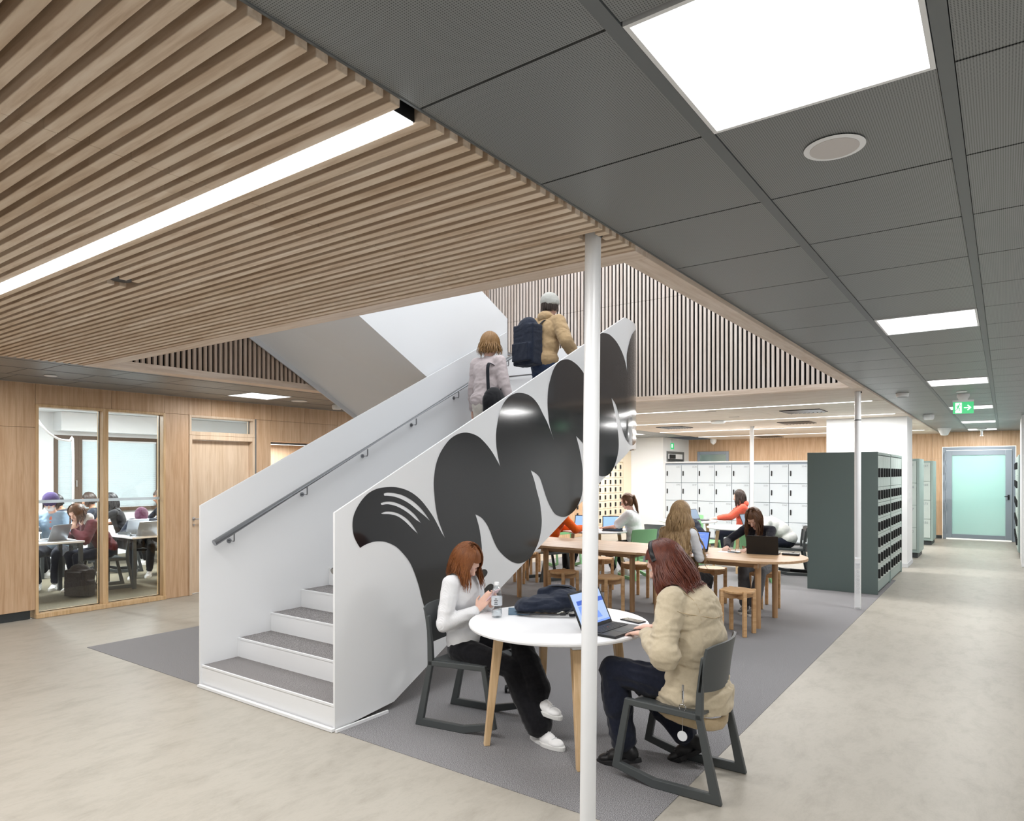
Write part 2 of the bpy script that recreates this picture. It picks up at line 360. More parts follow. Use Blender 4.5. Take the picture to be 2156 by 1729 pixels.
MB().box((WX - .13, 4.925, .01), (WX - .085, 5.825, 2.095)).build('door_leaf', M['oakpale'], d1)
h = MB(); h.tube([(WX - .085, 4.99, 1.02), (WX - .03, 4.99, 1.02), (WX - .03, 5.11, 1.02)], .009); h.cone((WX - .085, 4.99, 1.02), (WX - .078, 4.99, 1.02), .024, .024); h.cone((WX - .085, 4.99, .94), (WX - .07, 4.99, .94), .013, .013)
h.build('door_handle', M['steel'], d1, smooth=40)
MB().box((WX - .01, 5.868, .0), (WX + .02, 5.885, 2.43)).build('trim_1', M['railgrey']).__setitem__('kind', 'structure')
# niche with light
b = MB(); b.box((WX - .75, 6.10, 0), (WX - .7, 7.45, 2.2)).box((WX - .7, 6.10, 0), (WX - T, 6.14, 2.2)).box((WX - .7, 7.4, 0), (WX - T, 7.45, 2.2)).box((WX - .75, 6.1, 2.12), (WX - T, 7.45, 2.2))
struct(b.build('wall_niche', M['oakpale']), 'pale oak lined niche beside the classroom door', 'niche')
t_ = thing('strip_light', 'short white strip light at the top of the oak niche', 'light', (WX - .3, 6.6, 2.09))
MB().box((-.03, -.42, 0), (.03, .42, .03)).build('housing', M['railgrey'], t_); MB().box((-.025, -.40, -.004), (.025, .42, 0)).build('diffuser', M['lineglow'], t_)
area('niche_lamp', (WX - .3, 6.6, 2.07), .1, .7, 10, (1, .95, .88))

# classroom shell
b = MB(); EX = -14.6
for y0, y1, z0, z1 in [(.9, 5.38, 0, 2.9), (5.38, 7.38, 0, .88), (5.38, 7.38, 2.37, 2.9), (7.38, 9.5, 0, 2.9)]: b.box((EX - .2, y0, z0), (EX, y1, z1))
struct(b.build('wall_classroom_outer', M['wall']), 'white outer classroom wall with windows', 'wall')
b = MB().box((EX, 9.3, 0), (WX - T, 9.5, 2.9)); struct(b.build('wall_classroom_end', M['wall']), 'white end wall of the classroom', 'wall')
b = MB().box((EX, .9, 0), (WX - T, 1.1, 2.9)); struct(b.build('wall_classroom_near', M['wall']), 'white near wall of the classroom', 'wall')
b = MB().box((EX - .2, .9, 2.8), (WX - T, 9.5, 2.95)).box((EX, 5.38, 2.44), (EX + .35, 9.3, 2.795)); struct(b.build('ceiling', M['wall']), 'white classroom ceiling with boxed soffit', 'ceiling')
def clwin(n, y0, y1):
    b = MB(); w = .07
    b.box((EX - .12, y0, .95), (EX + .02, y0 + w, 2.37)).box((EX - .12, y1 - w, .95), (EX + .02, y1, 2.37)).box((EX - .12, y0 + w, 2.37 - w), (EX + .02, y1 - w, 2.37)).box((EX - .12, y0, .88), (EX + .06, y1, .949))
    o = struct(b.build('window_%d' % n, M['brown'], bevel=.004), 'bronze framed classroom window with blinds', 'window')
    MB().box((EX - .08, y0 + w, .95), (EX - .07, y1 - w, 2.37 - w)).build('pane', M['glass'], o)
    s = MB(); z = .97
    while z < 2.27:
        s.add([(EX - .030, y0 + w, z), (EX - .030, y1 - w, z), (EX - .012, y1 - w, z + .017), (EX - .012, y0 + w, z + .017)], [(0, 1, 2, 3)]); z += .02
    s.build('venetian_blind', M['blind'], o)
    r = MB().box((EX - .05, y0 + w, 2.265), (EX - .005, y1 - w, 2.295)); r.build('blind_headrail', M['white'], o)
    return o
clwin(4, 5.38, 5.80); k = clwin(5, 5.80, 7.38)
h = MB(); h.tube([(EX + .02, 5.76, 1.5), (EX + .05, 5.76, 1.5), (EX + .05, 5.76, 1.38)], .008); h.build('handle', M['steel'], k)
t_ = thing('roller_blind_cord', 'white cable duct hanging in an arc across the classroom', 'duct', (-11, 3.5, 2.5))
pts = [(-.0, .25, .2), (-.05, .33, 0), (-.1, .42, -.15), (-.15, .55, -.28), (-.2, .7, -.36), (-.25, .85, -.38), (-.25, .9, -.42), (-.25, .9, -1.6)]
MB().tube(spline(pts, 5), .016, 8).build('flexible_duct', M['white'], t_, smooth=60)
for i, y in enumerate((3.6, 6.2)):
    t_ = thing('classroom_strip_light', ['white ceiling light at the near end of the classroom', 'white ceiling light at the far end of the classroom'][i], 'light', (-11.6, y, 2.80))
    MB().box((-.8, -.13, -.012), (.8, .13, 0)).build('frame', M['white'], t_); MB().box((-.79, -.12, -.016), (.79, .12, -.0125)).build('diffuser', M['panelglow'], t_)

# far walls of the hall
b = MB()
for x0, x1, z0, z1 in [(-7.883, -1.27, 0, ZC), (-1.27, .225, 2.30, ZC), (.225, 1.2, 0, ZC)]:
    if z0 == 0:
        x = x0
        while x < x1 - .01:
            xe = min(x + .8, x1); b.box((x + .0015, FY, 0), (xe - .0015, FY + .15, 2.0)).box((x + .0015, FY, 2.003), (xe - .0015, FY + .15, z1)); x = xe
    else: b.box((x0, FY, z0), (x1, FY + .15, z1))
struct(b.build('wall_far', M['oakwall']), 'oak veneer wall at the end of the hall', 'wall')
b = MB().box((-7.88, FY - .012, 0), (-1.27, FY, .08)); struct(b.build('baseboard_far', M['darksteel']), 'dark skirting along the far oak wall', 'baseboard')
b = MB().box((-9.1, 18.26, 0), (-7.883, 18.4, ZC)).box((-8.0, 18.4, 0), (-7.883, FY, ZC)); struct(b.build('wall_white_far', M['wall']), 'white wall corner beside the far lockers', 'wall')
b = MB().box((-2.67, 13.63, 0), (-1.37, 14.43, ZC)); struct(b.build('wall_column', M['wall'], bevel=.003), 'white wall block behind the dark green lockers', 'wall')
b = MB().box((-2.68, 13.62, 0), (-1.36, 14.44, .07)); struct(b.build('baseboard_column', M['greywall']), 'pale skirting on the white wall block', 'baseboard')
b = MB().box((.245, 14.9, 0), (1.3, 16.3, ZC)).box((1.2, -4, 0), (1.35, 14.9, ZC)).box((1.0, 16.3, 0), (1.15, FY, ZC)); struct(b.build('wall_right', M['wall']), 'white corridor wall at the right edge', 'wall')
b = MB().box((-9.1, -4.1, 0), (1.35, -4, ZC)); struct(b.build('wall_back', M['darksteel']), 'unseen wall closing the near end of the room, made dark to cut bounced light', 'wall')  # out of view; dark material chosen to cut bounce onto the slat sides
b = MB().box((-2.2, 22.4, 0), (1.3, 22.5, ZC)).box((-2.3, FY + .15, 0), (-2.2, 22.5, ZC)).box((1.3, FY + .15, 0), (1.4, 22.5, ZC)); struct(b.build('wall_beyond', M['wall']), 'white room seen through the frosted far door', 'wall')
# door_2: framed frosted glass door
b = MB(); y0 = FY - .03; w = .07
b.box((-1.255, y0, 0), (-1.255 + w, FY + .05, 2.28)).box((.212 - w, y0, 0), (.212, FY + .05, 2.28)).box((-1.254 + w, y0, 2.28 - w), (.211 - w, FY + .05, 2.279))
d2 = struct(b.build('door_2', M['doorframe'], bevel=.004), 'wide blue grey framed door with frosted glass at corridor end', 'door')
b = MB(); b.box((-1.18, y0 - .03, .03), (-1.06, y0 + .03, 2.2)).box((.02, y0 - .03, .03), (.14, y0 + .03, 2.2)).box((-1.059, y0 - .03, 2.08), (.019, y0 + .03, 2.199)).box((-1.059, y0 - .03, .031), (.019, y0 + .03, .13))
lf = b.build('door_leaf', M['doorframe'], d2, bevel=.004)
MB().box((-1.06, y0 - .005, .13), (.02, y0 + .005, 2.08)).build('pane', M['frosted'], lf)
for z in (.25, .8, 1.35, 1.75, 2.05):
    MB().cone((-1.2, y0 - .045, z - .1), (-1.2, y0 - .045, z + .1), .014, .014).build('hinge', M['doorframe'], d2, smooth=40)
h = MB(); h.tube([(.08, y0 - .03, 1.08), (.08, y0 - .08, 1.08), (.0, y0 - .08, 1.08)], .01); h.box((.06, y0 - .036, 1.0), (.1, y0 - .03, 1.12)); h.build('door_handle', M['blackplastic'], lf)
# small glazed doors behind the locker row
b = MB(); y0 = FY - .03; b.box((-7.6, y0, 0), (-7.52, FY, 2.29)).box((-6.72, y0, 0), (-6.64, FY, 2.29)).box((-7.519, y0, 2.2), (-6.721, FY, 2.289))
d3 = struct(b.build('door_3', M['doorframe'], bevel=.004), 'blue grey framed door in the far oak wall above the lockers', 'door')
MB().box((-7.52, y0 + .005, 0), (-6.72, y0 + .02, 2.2)).build('pane', M['frosted'], d3)
b = MB(); b.box((-7.883, 18.5, 0), (-7.86, 18.58, 2.27)).box((-7.883, 19.7, 0), (-7.86, 19.78, 2.27)).box((-7.883, 18.581, 2.2), (-7.861, 19.699, 2.269))
d4 = struct(b.build('door_4', M['railgrey'], bevel=.003), 'grey lift door frame in the white side wall', 'door')
MB().box((-7.883, 18.58, 0), (-7.868, 19.7, 2.05)).build('lift_door', M['darksteel'], d4); MB().box((-7.868, 18.7, 2.06), (-7.85, 19.1, 2.18)).build('indicator', M['blackplastic'], d4)

# tiled metal ceiling
def tiles(b, x0, x1, y0, y1, px, py, off=0):
    x = x0
    while x < x1 - .05:
        xe = min(x + px, x1); y = y0
        while y < y1 - .02:
            ye = min(y + py, y1)
            if not any(hx0 < (x + xe) / 2 < hx1 and hy0 < (y + ye) / 2 < hy1 for hx0, hx1, hy0, hy1 in HOLES):
                b.box((x + .002, y + .0045, ZC), (xe - .002, ye - .0045, ZC + .02))
            y = ye
        x = xe
HOLES = [(-.70, -.13, y + .01, y + .60) for y in PANEL_Y + [-2.275]]
b = MB(); Y0 = 1.385 - .61 * 8
tiles(b, EX1, -.735, Y0, FY, .6, .61); tiles(b, -.70, -.135, Y0, FY, .565, .61); tiles(b, -.10, .5, Y0, FY, .6, .61); tiles(b, .52, 1.2, Y0, FY, .68, .61)
HOLES = [(-8.25, -7.65, 5.0, 5.65), (-8.25, -7.65, 1.4, 2.0), (-8.25, -7.65, 8.7, 9.3), (-8.25, -7.65, 12.4, 13.0), (-8.25, -7.65, 16.0, 16.6)]
tiles(b, WX, -8.22, -4, 18.26, .66, .61); tiles(b, -8.22, -7.66, 1.385 - .61 * 8, 18.26, .56, .61); tiles(b, -7.66, -6.86, -4, 18.26, .4, .61)
struct(b.build('ceiling', M['tile']), 'grey perforated metal tile ceiling', 'ceiling')
b = MB(); b.box((-.735, -4, ZC - .004), (-.70, FY, ZC + .03)).box((-.135, -4, ZC - .004), (-.10, FY, ZC + .03)).box((.5, -4, ZC - .004), (.52, FY, ZC + .03)).box((-8.235, -4, ZC - .002), (-8.215, 18, ZC + .03)).box((-7.67, -4, ZC - .002), (-7.65, 18, ZC + .03)).box((-7.14, -4, ZC - .002), (-7.12, 18, ZC + .03))
b.box((EX1 - .004, -4, ZC - .003), (EX1 + .004, FY, ZC + .05)); struct(b.build('trim_2', M['railgrey']), 'grey rails of the tile ceiling', 'trim')
b = MB().box((-9.1, -4, ZC + .09), (OX0 - .12, FY + 2.4, ZC + .12)).box((OX1 + .11, -4, ZC + .09), (1.4, FY + 2.4, ZC + .12)).box((OX0 - .12, -4, ZC + .09), (OX1 + .11, OY0 - .11, ZC + .12)).box((OX0 - .12, OY1 + .11, ZC + .09), (OX1 + .11, FY + 2.4, ZC + .12))
struct(b.build('ceiling_void', M['black']), 'black void above the open ceilings', 'ceiling')

# slatted timber ceilings
b = MB(); y = OY0 - .1315
segs = [-6.86, -5.81, -4.62, -3.42, -2.23, EX1 - .004]
while y > -2.6:
    ym = y - .018
    if not (abs(ym - 1.356) < .03 or abs(ym + 1.2) < .045):
        for i in range(5):
            x0, x1 = segs[i] + (.0015 if i else 0), segs[i + 1] - (.0015 if i < 4 else 0)
            if i == 2 and abs(ym - 1.68) < .06: b.box((x0, y - .036, ZW), (-3.78, y, ZW + .06)); b.box((-3.65, y - .036, ZW), (x1, y, ZW + .06))
            elif i == 4 and abs(ym - 2.537) < .055: b.box((x0, y - .036, ZW), (-1.447, y, ZW + .06)); b.box((-1.372, y - .036, ZW), (x1, y, ZW + .06))
            else: b.box((x0, y - .036, ZW), (x1, y, ZW + .06))
    y -= .0602
struct(b.build('ceiling', M['slat'], bevel=.0025), 'light timber slatted ceiling above the entrance', 'ceiling')
b = MB(); y = OY1 + .15
while y < FY - .02:
    if not any(abs(y + .022 - q) < .05 for q in LED_Y):
        for x0, x1 in [(-6.9, -5.05), (-5.047, -3.2), (-3.197, EX1 - .004)]: b.box((x0, y, ZW), (x1, y + .046, ZW + .03))
    y += .057
struct(b.build('ceiling', M['hallslat']), 'pale timber slatted ceiling over the study hall', 'ceiling')
# fascia boards round the stairwell opening
b = MB(); b.box((OX0 - .19, OY0 - .13, ZW - .005), (EX1 - .004, OY0, ZW + .06)).box((OX0 + .001, OY1, ZW - .005), (OX1 - .001, OY1 + .13, ZW + .06))
struct(b.build('trim_3', M['fascia'], bevel=.002), 'pale timber border across the stairwell opening', 'trim')
b = MB(); b.box((OX1, OY0 + .001, ZW - .005), (EX1 - .004, OY1 + .13, ZW + .06)).box((OX0 - .19, OY0 + .001, ZW - .005), (OX0, OY1 + .13, ZW + .06))
struct(b.build('trim_4', M['fasciay'], bevel=.002), 'pale timber border along both sides of the stairwell opening', 'trim')
# stairwell walls: vertical slats
b = MB(); x = OX0 - .04
while x < OX1 - .02:
    b.box((x, OY1 + .0, ZW + .06), (x + .032, OY1 + .024, 4.0)); b.box((x, OY1, 4.003), (x + .032, OY1 + .024, 6.6)); x += .057
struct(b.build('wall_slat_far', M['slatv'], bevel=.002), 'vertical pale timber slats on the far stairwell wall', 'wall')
b = MB(); y = OY0 + .02
while y < OY1 - .02:
    b.box((OX0 - .03, y, ZW + .06), (OX0, y + .031, 6.6)); y += .057
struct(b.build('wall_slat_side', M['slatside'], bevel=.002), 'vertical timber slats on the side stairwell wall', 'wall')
b = MB().box((OX0 - .1, OY0, ZC), (OX0 - .05, OY1 + .1, 6.6)).box((OX0, OY1 + .05, ZC), (OX1, OY1 + .1, 6.6)); struct(b.build('wall_slat_backing', M['black']), 'black backing behind the timber slats', 'wall')
b = MB().box((OX1, OY0, ZC), (OX1 + .1, OY1 + .1, 6.6)).box((OX0, OY0 - .1, ZC), (OX1, OY0, 6.6)); struct(b.build('wall_stairwell', M['wall']), 'white upper stairwell walls', 'wall')

# ------------------------------------------------------------------ staircase
S0 = V((-4.25, 2.86, 0))
st = thing('staircase', 'white steel staircase with grey carpeted treads and black curved mural on its side', 'staircase', S0)
def sb(b): b.M = Matrix.Translation(-S0); return b
XF = -3.46; YC = 6.97; RR = 1.2
def surf(s, off=0):
    if s <= YC: return V((XF + off, s))
    a = (s - YC) / RR
    if a < pi / 2: return V((XF - RR + (RR + off) * cos(a), YC + (RR + off) * sin(a)))
    return V((XF - RR - (s - YC - RR * pi / 2), YC + RR + off))
SE = YC + RR * pi / 2 + 1.74
prof = [(2.86, 0, 1.395)]
ss = [2.86, 3.38] + [3.38 + (6.95 - 3.38) * i / 6 for i in range(1, 7)] + [YC + .03 + i * (SE - YC - .03) / 34 for i in range(35)]
def topz(s): return 1.395 + (min(s, 6.95) - 2.86) * (3.395 - 1.395) / (6.95 - 2.86)
def botz(s): return 0 if s < 3.379 else (min(.05 + (s - 3.38) * .5, 1.925))
b = sb(MB()); vs_ = []; n = len(ss)
for s in ss:
    for off in (0, -.016):
        p = surf(s, off); vs_ += [(p.x, p.y, botz(s)), (p.x, p.y, topz(s))]
fs = []
for i in range(n - 1):
    a = 4 * i; c = a + 4; fs += [(a, c, c + 1, a + 1), (a + 2, a + 3, c + 3, c + 2), (a + 1, c + 1, c + 3, a + 3), (a, a + 2, c + 2, c)]
fs += [(0, 1, 3, 2), (4 * n - 4, 4 * n - 2, 4 * n - 1, 4 * n - 3)]
b.add(vs_, fs); b.build('stringer', M['steelwhite'], st, smooth=30)
b = sb(MB()); b.prism([(2.86, 0), (2.86, 1.395), (6.87, 3.41), (6.87, 1.9), (3.38, .05), (3.38, 0)], -5.056, -5.04, YZ(0)); b.build('stringer', M['steelwhite'], st)
b = sb(MB()); b.box((-3.445, 2.85, 0), (-3.43, 3.30, .018)).box((-5.04, 2.835, 0), (-3.46, 2.86, .018)); b.build('base_cover', M['white'], st)
rise = .1525; go = .307
for i in range(13):
    y = 2.872 + go * i; z = rise * (i + 1) + .005
    b = sb(MB()); b.box((-5.04, y, z - rise), (-3.476, y + .012, z - .0095)).box((-5.039, y + .0125, z - .012), (-3.477, y + go - .001, z - .0045)).box((-5.039, y - .004, z - .009), (-3.477, y + .0085, z + .005))
    o = b.build('step', M['steelwhite'], st)
    sb(MB()).box((-5.038, y + .009, z - .004), (-3.478, y + go, z + .002)).build('tread_carpet', M['stepcarpet'], o)
# white wedge plates between the treads and inner stringer
LZ = rise * 14
b = sb(MB()); b.box((-6.4, 6.87, LZ - .012), (-4.66, 8.17, LZ)).box((-4.66, 6.87, LZ - .012), (-3.9, 7.75, LZ)); b.box((-5.04, 2.872 + go * 13, LZ - rise), (-3.476, 2.872 + go * 13 + .012, LZ))
o = b.build('landing', M['steelwhite'], st); sb(MB()).box((-6.35, 6.9, LZ), (-3.9, 7.75, LZ + .006)).build('landing_carpet', M['stepcarpet'], o)
# soffits
b = sb(MB()); b.add([(-5.04, 3.40, .06), (-3.476, 3.40, .06), (-3.476, 7.0, 1.86), (-5.04, 7.0, 1.86)], [(0, 1, 2, 3)])
pts = [surf(s, -.016) for s in ss if s >= 6.95]; vs_ = [(p.x, p.y, 1.94) for p in pts] + [(-6.4, 6.87, 1.94), (-5.04, 6.87, 1.94), (-3.476, 6.87, 1.94)]
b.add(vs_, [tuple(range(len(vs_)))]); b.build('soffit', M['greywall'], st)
# upper flight
b = sb(MB()); b.prism([(6.96, 3.60), (2.9, 5.47), (2.9, 4.0), (5.484, 2.688), (6.96, 1.94)], -5.10, -5.115 - .03, YZ(0)); up = b.build('upper_flight_side', M['white'], st)
b = sb(MB()); b.add([(-5.12, 6.96, 1.95), (-5.12, 2.9, 4.0), (-6.62, 2.9, 3.92), (-6.62, 6.75, 1.88)], [(0, 1, 2, 3)])
b.add([(-5.12, 6.96, 2.15), (-5.12, 2.9, 4.25), (-6.62, 2.9, 4.11), (-6.62, 6.75, 2.05)], [(0, 1, 2, 3)]); b.build('upper_flight_soffit', M['white'], st)
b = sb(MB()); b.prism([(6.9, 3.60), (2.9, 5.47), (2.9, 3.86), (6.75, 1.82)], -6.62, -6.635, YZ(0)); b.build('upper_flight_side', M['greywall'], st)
# handrails
b = sb(MB()); slope = (3.10 - 1.104) / (6.885 - 2.93)
pts = [(-4.965, 2.93, 1.104), (-4.965, 6.88, 3.10), (-4.975, 6.96, 3.13), (-5.01, 7.02, 3.14), (-5.08, 7.05, 3.15), (-5.25, 7.05, 3.2)]
b.tube(pts, .025, 16); hr = b.build('handrail', M['railsteel'], st, smooth=40)
for yy in [3.10, 3.80, 4.50, 5.17, 5.85, 6.8]:
    z = 1.104 + slope * (yy - 2.93); k = sb(MB()); k.tube([(-5.04, yy, z - .085), (-4.97, yy, z - .085), (-4.965, yy, z - .075), (-4.965, yy, z - .02)], .006, 8); k.cone((-5.04, yy, z - .085), (-5.034, yy, z - .085), .02, .02)
    k.build('bracket', M['railsteel'], hr, smooth=40)
b = sb(MB()); b.tube([(-3.56, 2.93, 1.0), (-3.56, 6.9, 2.99)], .025, 16); b.build('handrail', M['railsteel'], st, smooth=40)
b = sb(MB()); b.tube([(-6.3, 8.09, 3.06), (-4.7, 8.09, 3.06)], .0215, 12); b.build('handrail', M['railsteel'], st, smooth=40)
b = sb(MB()); b.box((-3.53, 4.02, .80), (-3.50, 4.06, .84)); b.build('rail_bracket', M['steel'], st)
# mural outline in (distance along the side plate, height), metres
MURAL =[[(3.069,1.152),(3.037,1.195),(3.012,1.246),(3.004,1.31),(3.014,1.368),(3.043,1.42),(3.088,1.472),(3.147,1.515),(3.22,1.541),(3.303,1.55),(3.387,1.549),(3.474,1.534),(3.556,1.505),(3.641,1.455),(3.72,1.386),(3.785,1.317),(3.834,1.253),(3.876,1.194),(3.913,1.153)],
[(3.913,1.153),(3.876,1.222),(3.842,1.286),(3.817,1.36),(3.801,1.438),(3.789,1.539),(3.789,1.595),(3.804,1.684),(3.837,1.764),(3.888,1.833),(3.966,1.904),(4.054,1.948),(4.145,1.967),(4.238,1.963),(4.334,1.937),(4.423,1.885),(4.494,1.831),(4.556,1.77),(4.615,1.704)],
[(4.615,1.704),(4.577,1.815),(4.562,1.89),(4.56,1.978),(4.577,2.067),(4.608,2.157),(4.661,2.238),(4.737,2.302),(4.826,2.34),(4.916,2.354),(5.021,2.35),(5.117,2.322),(5.202,2.268),(5.277,2.191),(5.341,2.126),(5.393,2.059),(5.461,1.963)],
[(5.461,1.963),(5.393,2.087),(5.366,2.197),(5.353,2.308),(5.366,2.436),(5.406,2.538),(5.458,2.629),(5.538,2.703),(5.634,2.743),(5.746,2.758),(5.861,2.738),(5.949,2.705),(6.033,2.654),(6.132,2.558),(6.21,2.442),(6.274,2.323),(6.322,2.201)],
[(6.322,2.201),(6.274,2.339),(6.242,2.492),(6.226,2.63),(6.236,2.849),(6.28,3.012),(6.371,3.113),(6.471,3.14),(6.59,3.141),(6.731,3.098),(6.838,3.032),(6.93,2.945),(6.986,2.851),(7.019,2.774)],
[(7.019,2.774),(6.998,2.954),(7.035,3.061),(7.12,3.194),(7.245,3.286),(7.48,3.365)],
[(7.48,3.365),(7.48,2.707),(7.48,2.17),(7.404,2.014)],
[(7.404,2.014),(7.23,1.971),(7.12,1.968),(7.027,1.999),(6.949,2.055),(6.875,2.152),(6.819,2.249),(6.766,2.352),(6.713,2.414),(6.631,2.461)],
[(6.631,2.461),(6.695,2.339),(6.748,2.211),(6.784,2.097),(6.802,1.966),(6.784,1.866),(6.731,1.766),(6.659,1.684),(6.556,1.627),(6.454,1.611),(6.339,1.623),(6.242,1.682),(6.163,1.774),(6.1,1.85),(6.024,1.939),(5.875,2.016)],
[(5.875,2.016),(5.934,1.906),(5.979,1.787),(6.009,1.666),(6.015,1.545),(5.994,1.439),(5.949,1.365),(5.875,1.293),(5.774,1.245),(5.661,1.222),(5.552,1.235),(5.471,1.267),(5.393,1.341),(5.328,1.428),(5.264,1.54),(5.215,1.61),(5.14,1.651),(5.075,1.671)],
[(5.075,1.671),(5.129,1.583),(5.178,1.473),(5.227,1.362),(5.252,1.223),(5.242,1.308),(5.255,1.212),(5.242,1.117),(5.205,1.024),(5.144,0.948),(5.073,0.888),(4.979,0.858),(4.888,0.853),(4.788,0.878),(4.68,0.934),(4.585,1.006),(4.523,1.086),(4.473,1.17),(4.423,1.234),(4.354,1.287),(4.281,1.315)],
[(4.281,1.315),(4.306,1.265),(4.335,1.191),(4.354,1.106),(4.366,1.032),(4.36,0.972),(4.34,0.889),(4.331,0.84)],
[(4.331,0.84),(4.374,0.859),(4.413,0.855),(4.439,0.836),(4.433,0.812),(4.393,0.786),(4.354,0.757)],
[(4.354,0.757),(4.36,0.724),(4.397,0.697)],
[(4.397,0.697),(4.443,0.721),(4.483,0.728),(4.517,0.715),(4.523,0.693),(4.503,0.667),(4.473,0.651),(4.413,0.625),(4.335,0.595),(4.24,0.562),(4.093,0.527),(3.987,0.5),(3.884,0.485),(3.817,0.493),(3.768,0.527),(3.728,0.573),(3.688,0.656),(3.657,0.737),(3.626,0.828),(3.579,0.931),(3.534,1.006),(3.474,1.07),(3.401,1.129),(3.316,1.167),(3.247,1.181),(3.18,1.182),(3.114,1.169),(3.069,1.152)],
]
SLASH =[[(3.282,1.507),(3.316,1.512),(3.387,1.506),(3.474,1.486),(3.564,1.446),(3.641,1.395),(3.704,1.338),(3.746,1.292)],
[(3.746,1.292),(3.696,1.327),(3.61,1.38),(3.534,1.426),(3.459,1.46),(3.387,1.481),(3.316,1.491),(3.286,1.493),(3.282,1.507)],
[(3.254,1.442),(3.303,1.45),(3.373,1.445),(3.445,1.424),(3.519,1.39),(3.587,1.344),(3.652,1.281)],
[(3.652,1.281),(3.595,1.311),(3.534,1.352),(3.459,1.392),(3.387,1.419),(3.316,1.432),(3.261,1.43),(3.254,1.442)],
[(3.258,1.373),(3.303,1.381),(3.373,1.375),(3.445,1.353),(3.519,1.31),(3.579,1.253),(3.618,1.205)],
[(3.618,1.205),(3.564,1.243),(3.489,1.301),(3.416,1.342),(3.344,1.361),(3.268,1.367),(3.258,1.373)],
]
def loopify(segs):
    out = []
    for sg in segs: out += spline(sg, 5)[:-1]
    return out
def mural():
    cu = bpy.data.curves.new('mural', 'CURVE'); cu.dimensions = '2D'; cu.fill_mode = 'BOTH'
    loops = [loopify(MURAL)] + [loopify(SLASH[2 * i:2 * i + 2]) for i in range(3)]
    for lp in loops:
        sp = cu.splines.new('POLY'); sp.points.add(len(lp) - 1); sp.use_cyclic_u = True
        for i, p in enumerate(lp): sp.points[i].co = (p[0], p[1], 0, 1)
    o = bpy.data.objects.new('mural_src', cu); col.objects.link(o)
    me = bpy.data.meshes.new_from_object(o.evaluated_get(bpy.context.evaluated_depsgraph_get())); bpy.data.objects.remove(o)
    bm = bmesh.new(); bm.from_mesh(me)
    for i in range(14):
        bmesh.ops.bisect_plane(bm, geom=bm.verts[:] + bm.edges[:] + bm.faces[:], plane_co=(YC + .02 + i * .04, 0, 0), plane_no=(1, 0, 0))
    for v_ in bm.verts:
        p = surf(v_.co.x, .0022); v_.co = V((p.x, p.y, v_.co.y)) - S0
    bm.to_mesh(me); bm.free(); me.name = 'mural'; me.materials.clear(); me.materials.append(M['mural'])
    r = bpy.data.objects.new('mural', me); col.objects.link(r); r.parent = st; r['label'] = 'glossy black curling figure with white slashes'
mural()
# ------------------------------------------------------------------ ceiling fittings
pos = ['nearest the camera', 'second along the corridor', 'third along the corridor', 'fourth, behind the exit sign', 'fifth, far along the corridor', 'last before the frosted door']
for i, y in enumerate(PANEL_Y):
    t_ = thing('ceiling_light_panel', 'square white light panel in the grey tile ceiling, ' + pos[i], 'ceiling light', (-.4175, y + .305, ZC), group='light panels along the corridor')
    fb = MB(); w = .012
    for s in (-1, 1): fb.box((s * .28, -.30, -.006), (s * .268, .30, .02)).box((-.2679, s * .30, -.006), (.2679, s * .288, .02))
    fb.build('frame', M['white'], t_); MB().box((-.268, -.288, -.001), (.268, .288, .01)).build('diffuser', M['panelglow'], t_)
    if i == 0: lp0 = t_
c = copytree(lp0, (-7.94, 5.325, ZC), label='square light panel in grey ceiling above the classroom door', group='light panels by the oak wall')
c = copytree(lp0, (-7.94, 1.7, ZC), label='unseen square light panel by the left oak wall, added to help the lighting', group='light panels by the oak wall')  # fixture for the added lamp, outside the camera view
copytree(lp0, (-7.94, 12.7, ZC), label='square light panel in far left grey ceiling, seen beside the mural end', group='light panels by the oak wall')
copytree(lp0, (-7.94, 16.3, ZC), label='square light panel above the white wall corner beyond the tan lockers', group='light panels by the oak wall')
t_ = thing('linear_ceiling_light', 'long white linear light set in the timber slat ceiling', 'linear light', (-3.75, 1.356, ZW))
MB().box((-2.4, -.042, .004), (2.4, .042, .075)).build('housing', M['blackplastic'], t_); MB().box((-2.398, -.038, -.003), (2.398, .038, .004)).build('diffuser', M['lineglow'], t_)
names = ['nearest the slatted stairwell wall', 'second from the stairwell', 'third from the stairwell', 'farthest, by the oak wall']
x1s = [-1.47, -1.48, -1.5, -1.5]; x0s = [-6.8, -6.85, -6.85, -6.85]
for i, y in enumerate(LED_Y):
    t_ = thing('linear_ceiling_light', 'thin white line of light in the study hall ceiling, ' + names[i], 'linear light', ((x0s[i] + x1s[i]) / 2, y, ZW), group='light lines over the study hall')
    h_ = (x1s[i] - x0s[i]) / 2; MB().box((-h_, -.028, .002), (h_, .028, .03)).build('housing', M['blackplastic'], t_); MB().box((-h_, -.022, -.004), (h_, .022, .002)).build('diffuser', M['lineglow'], t_)
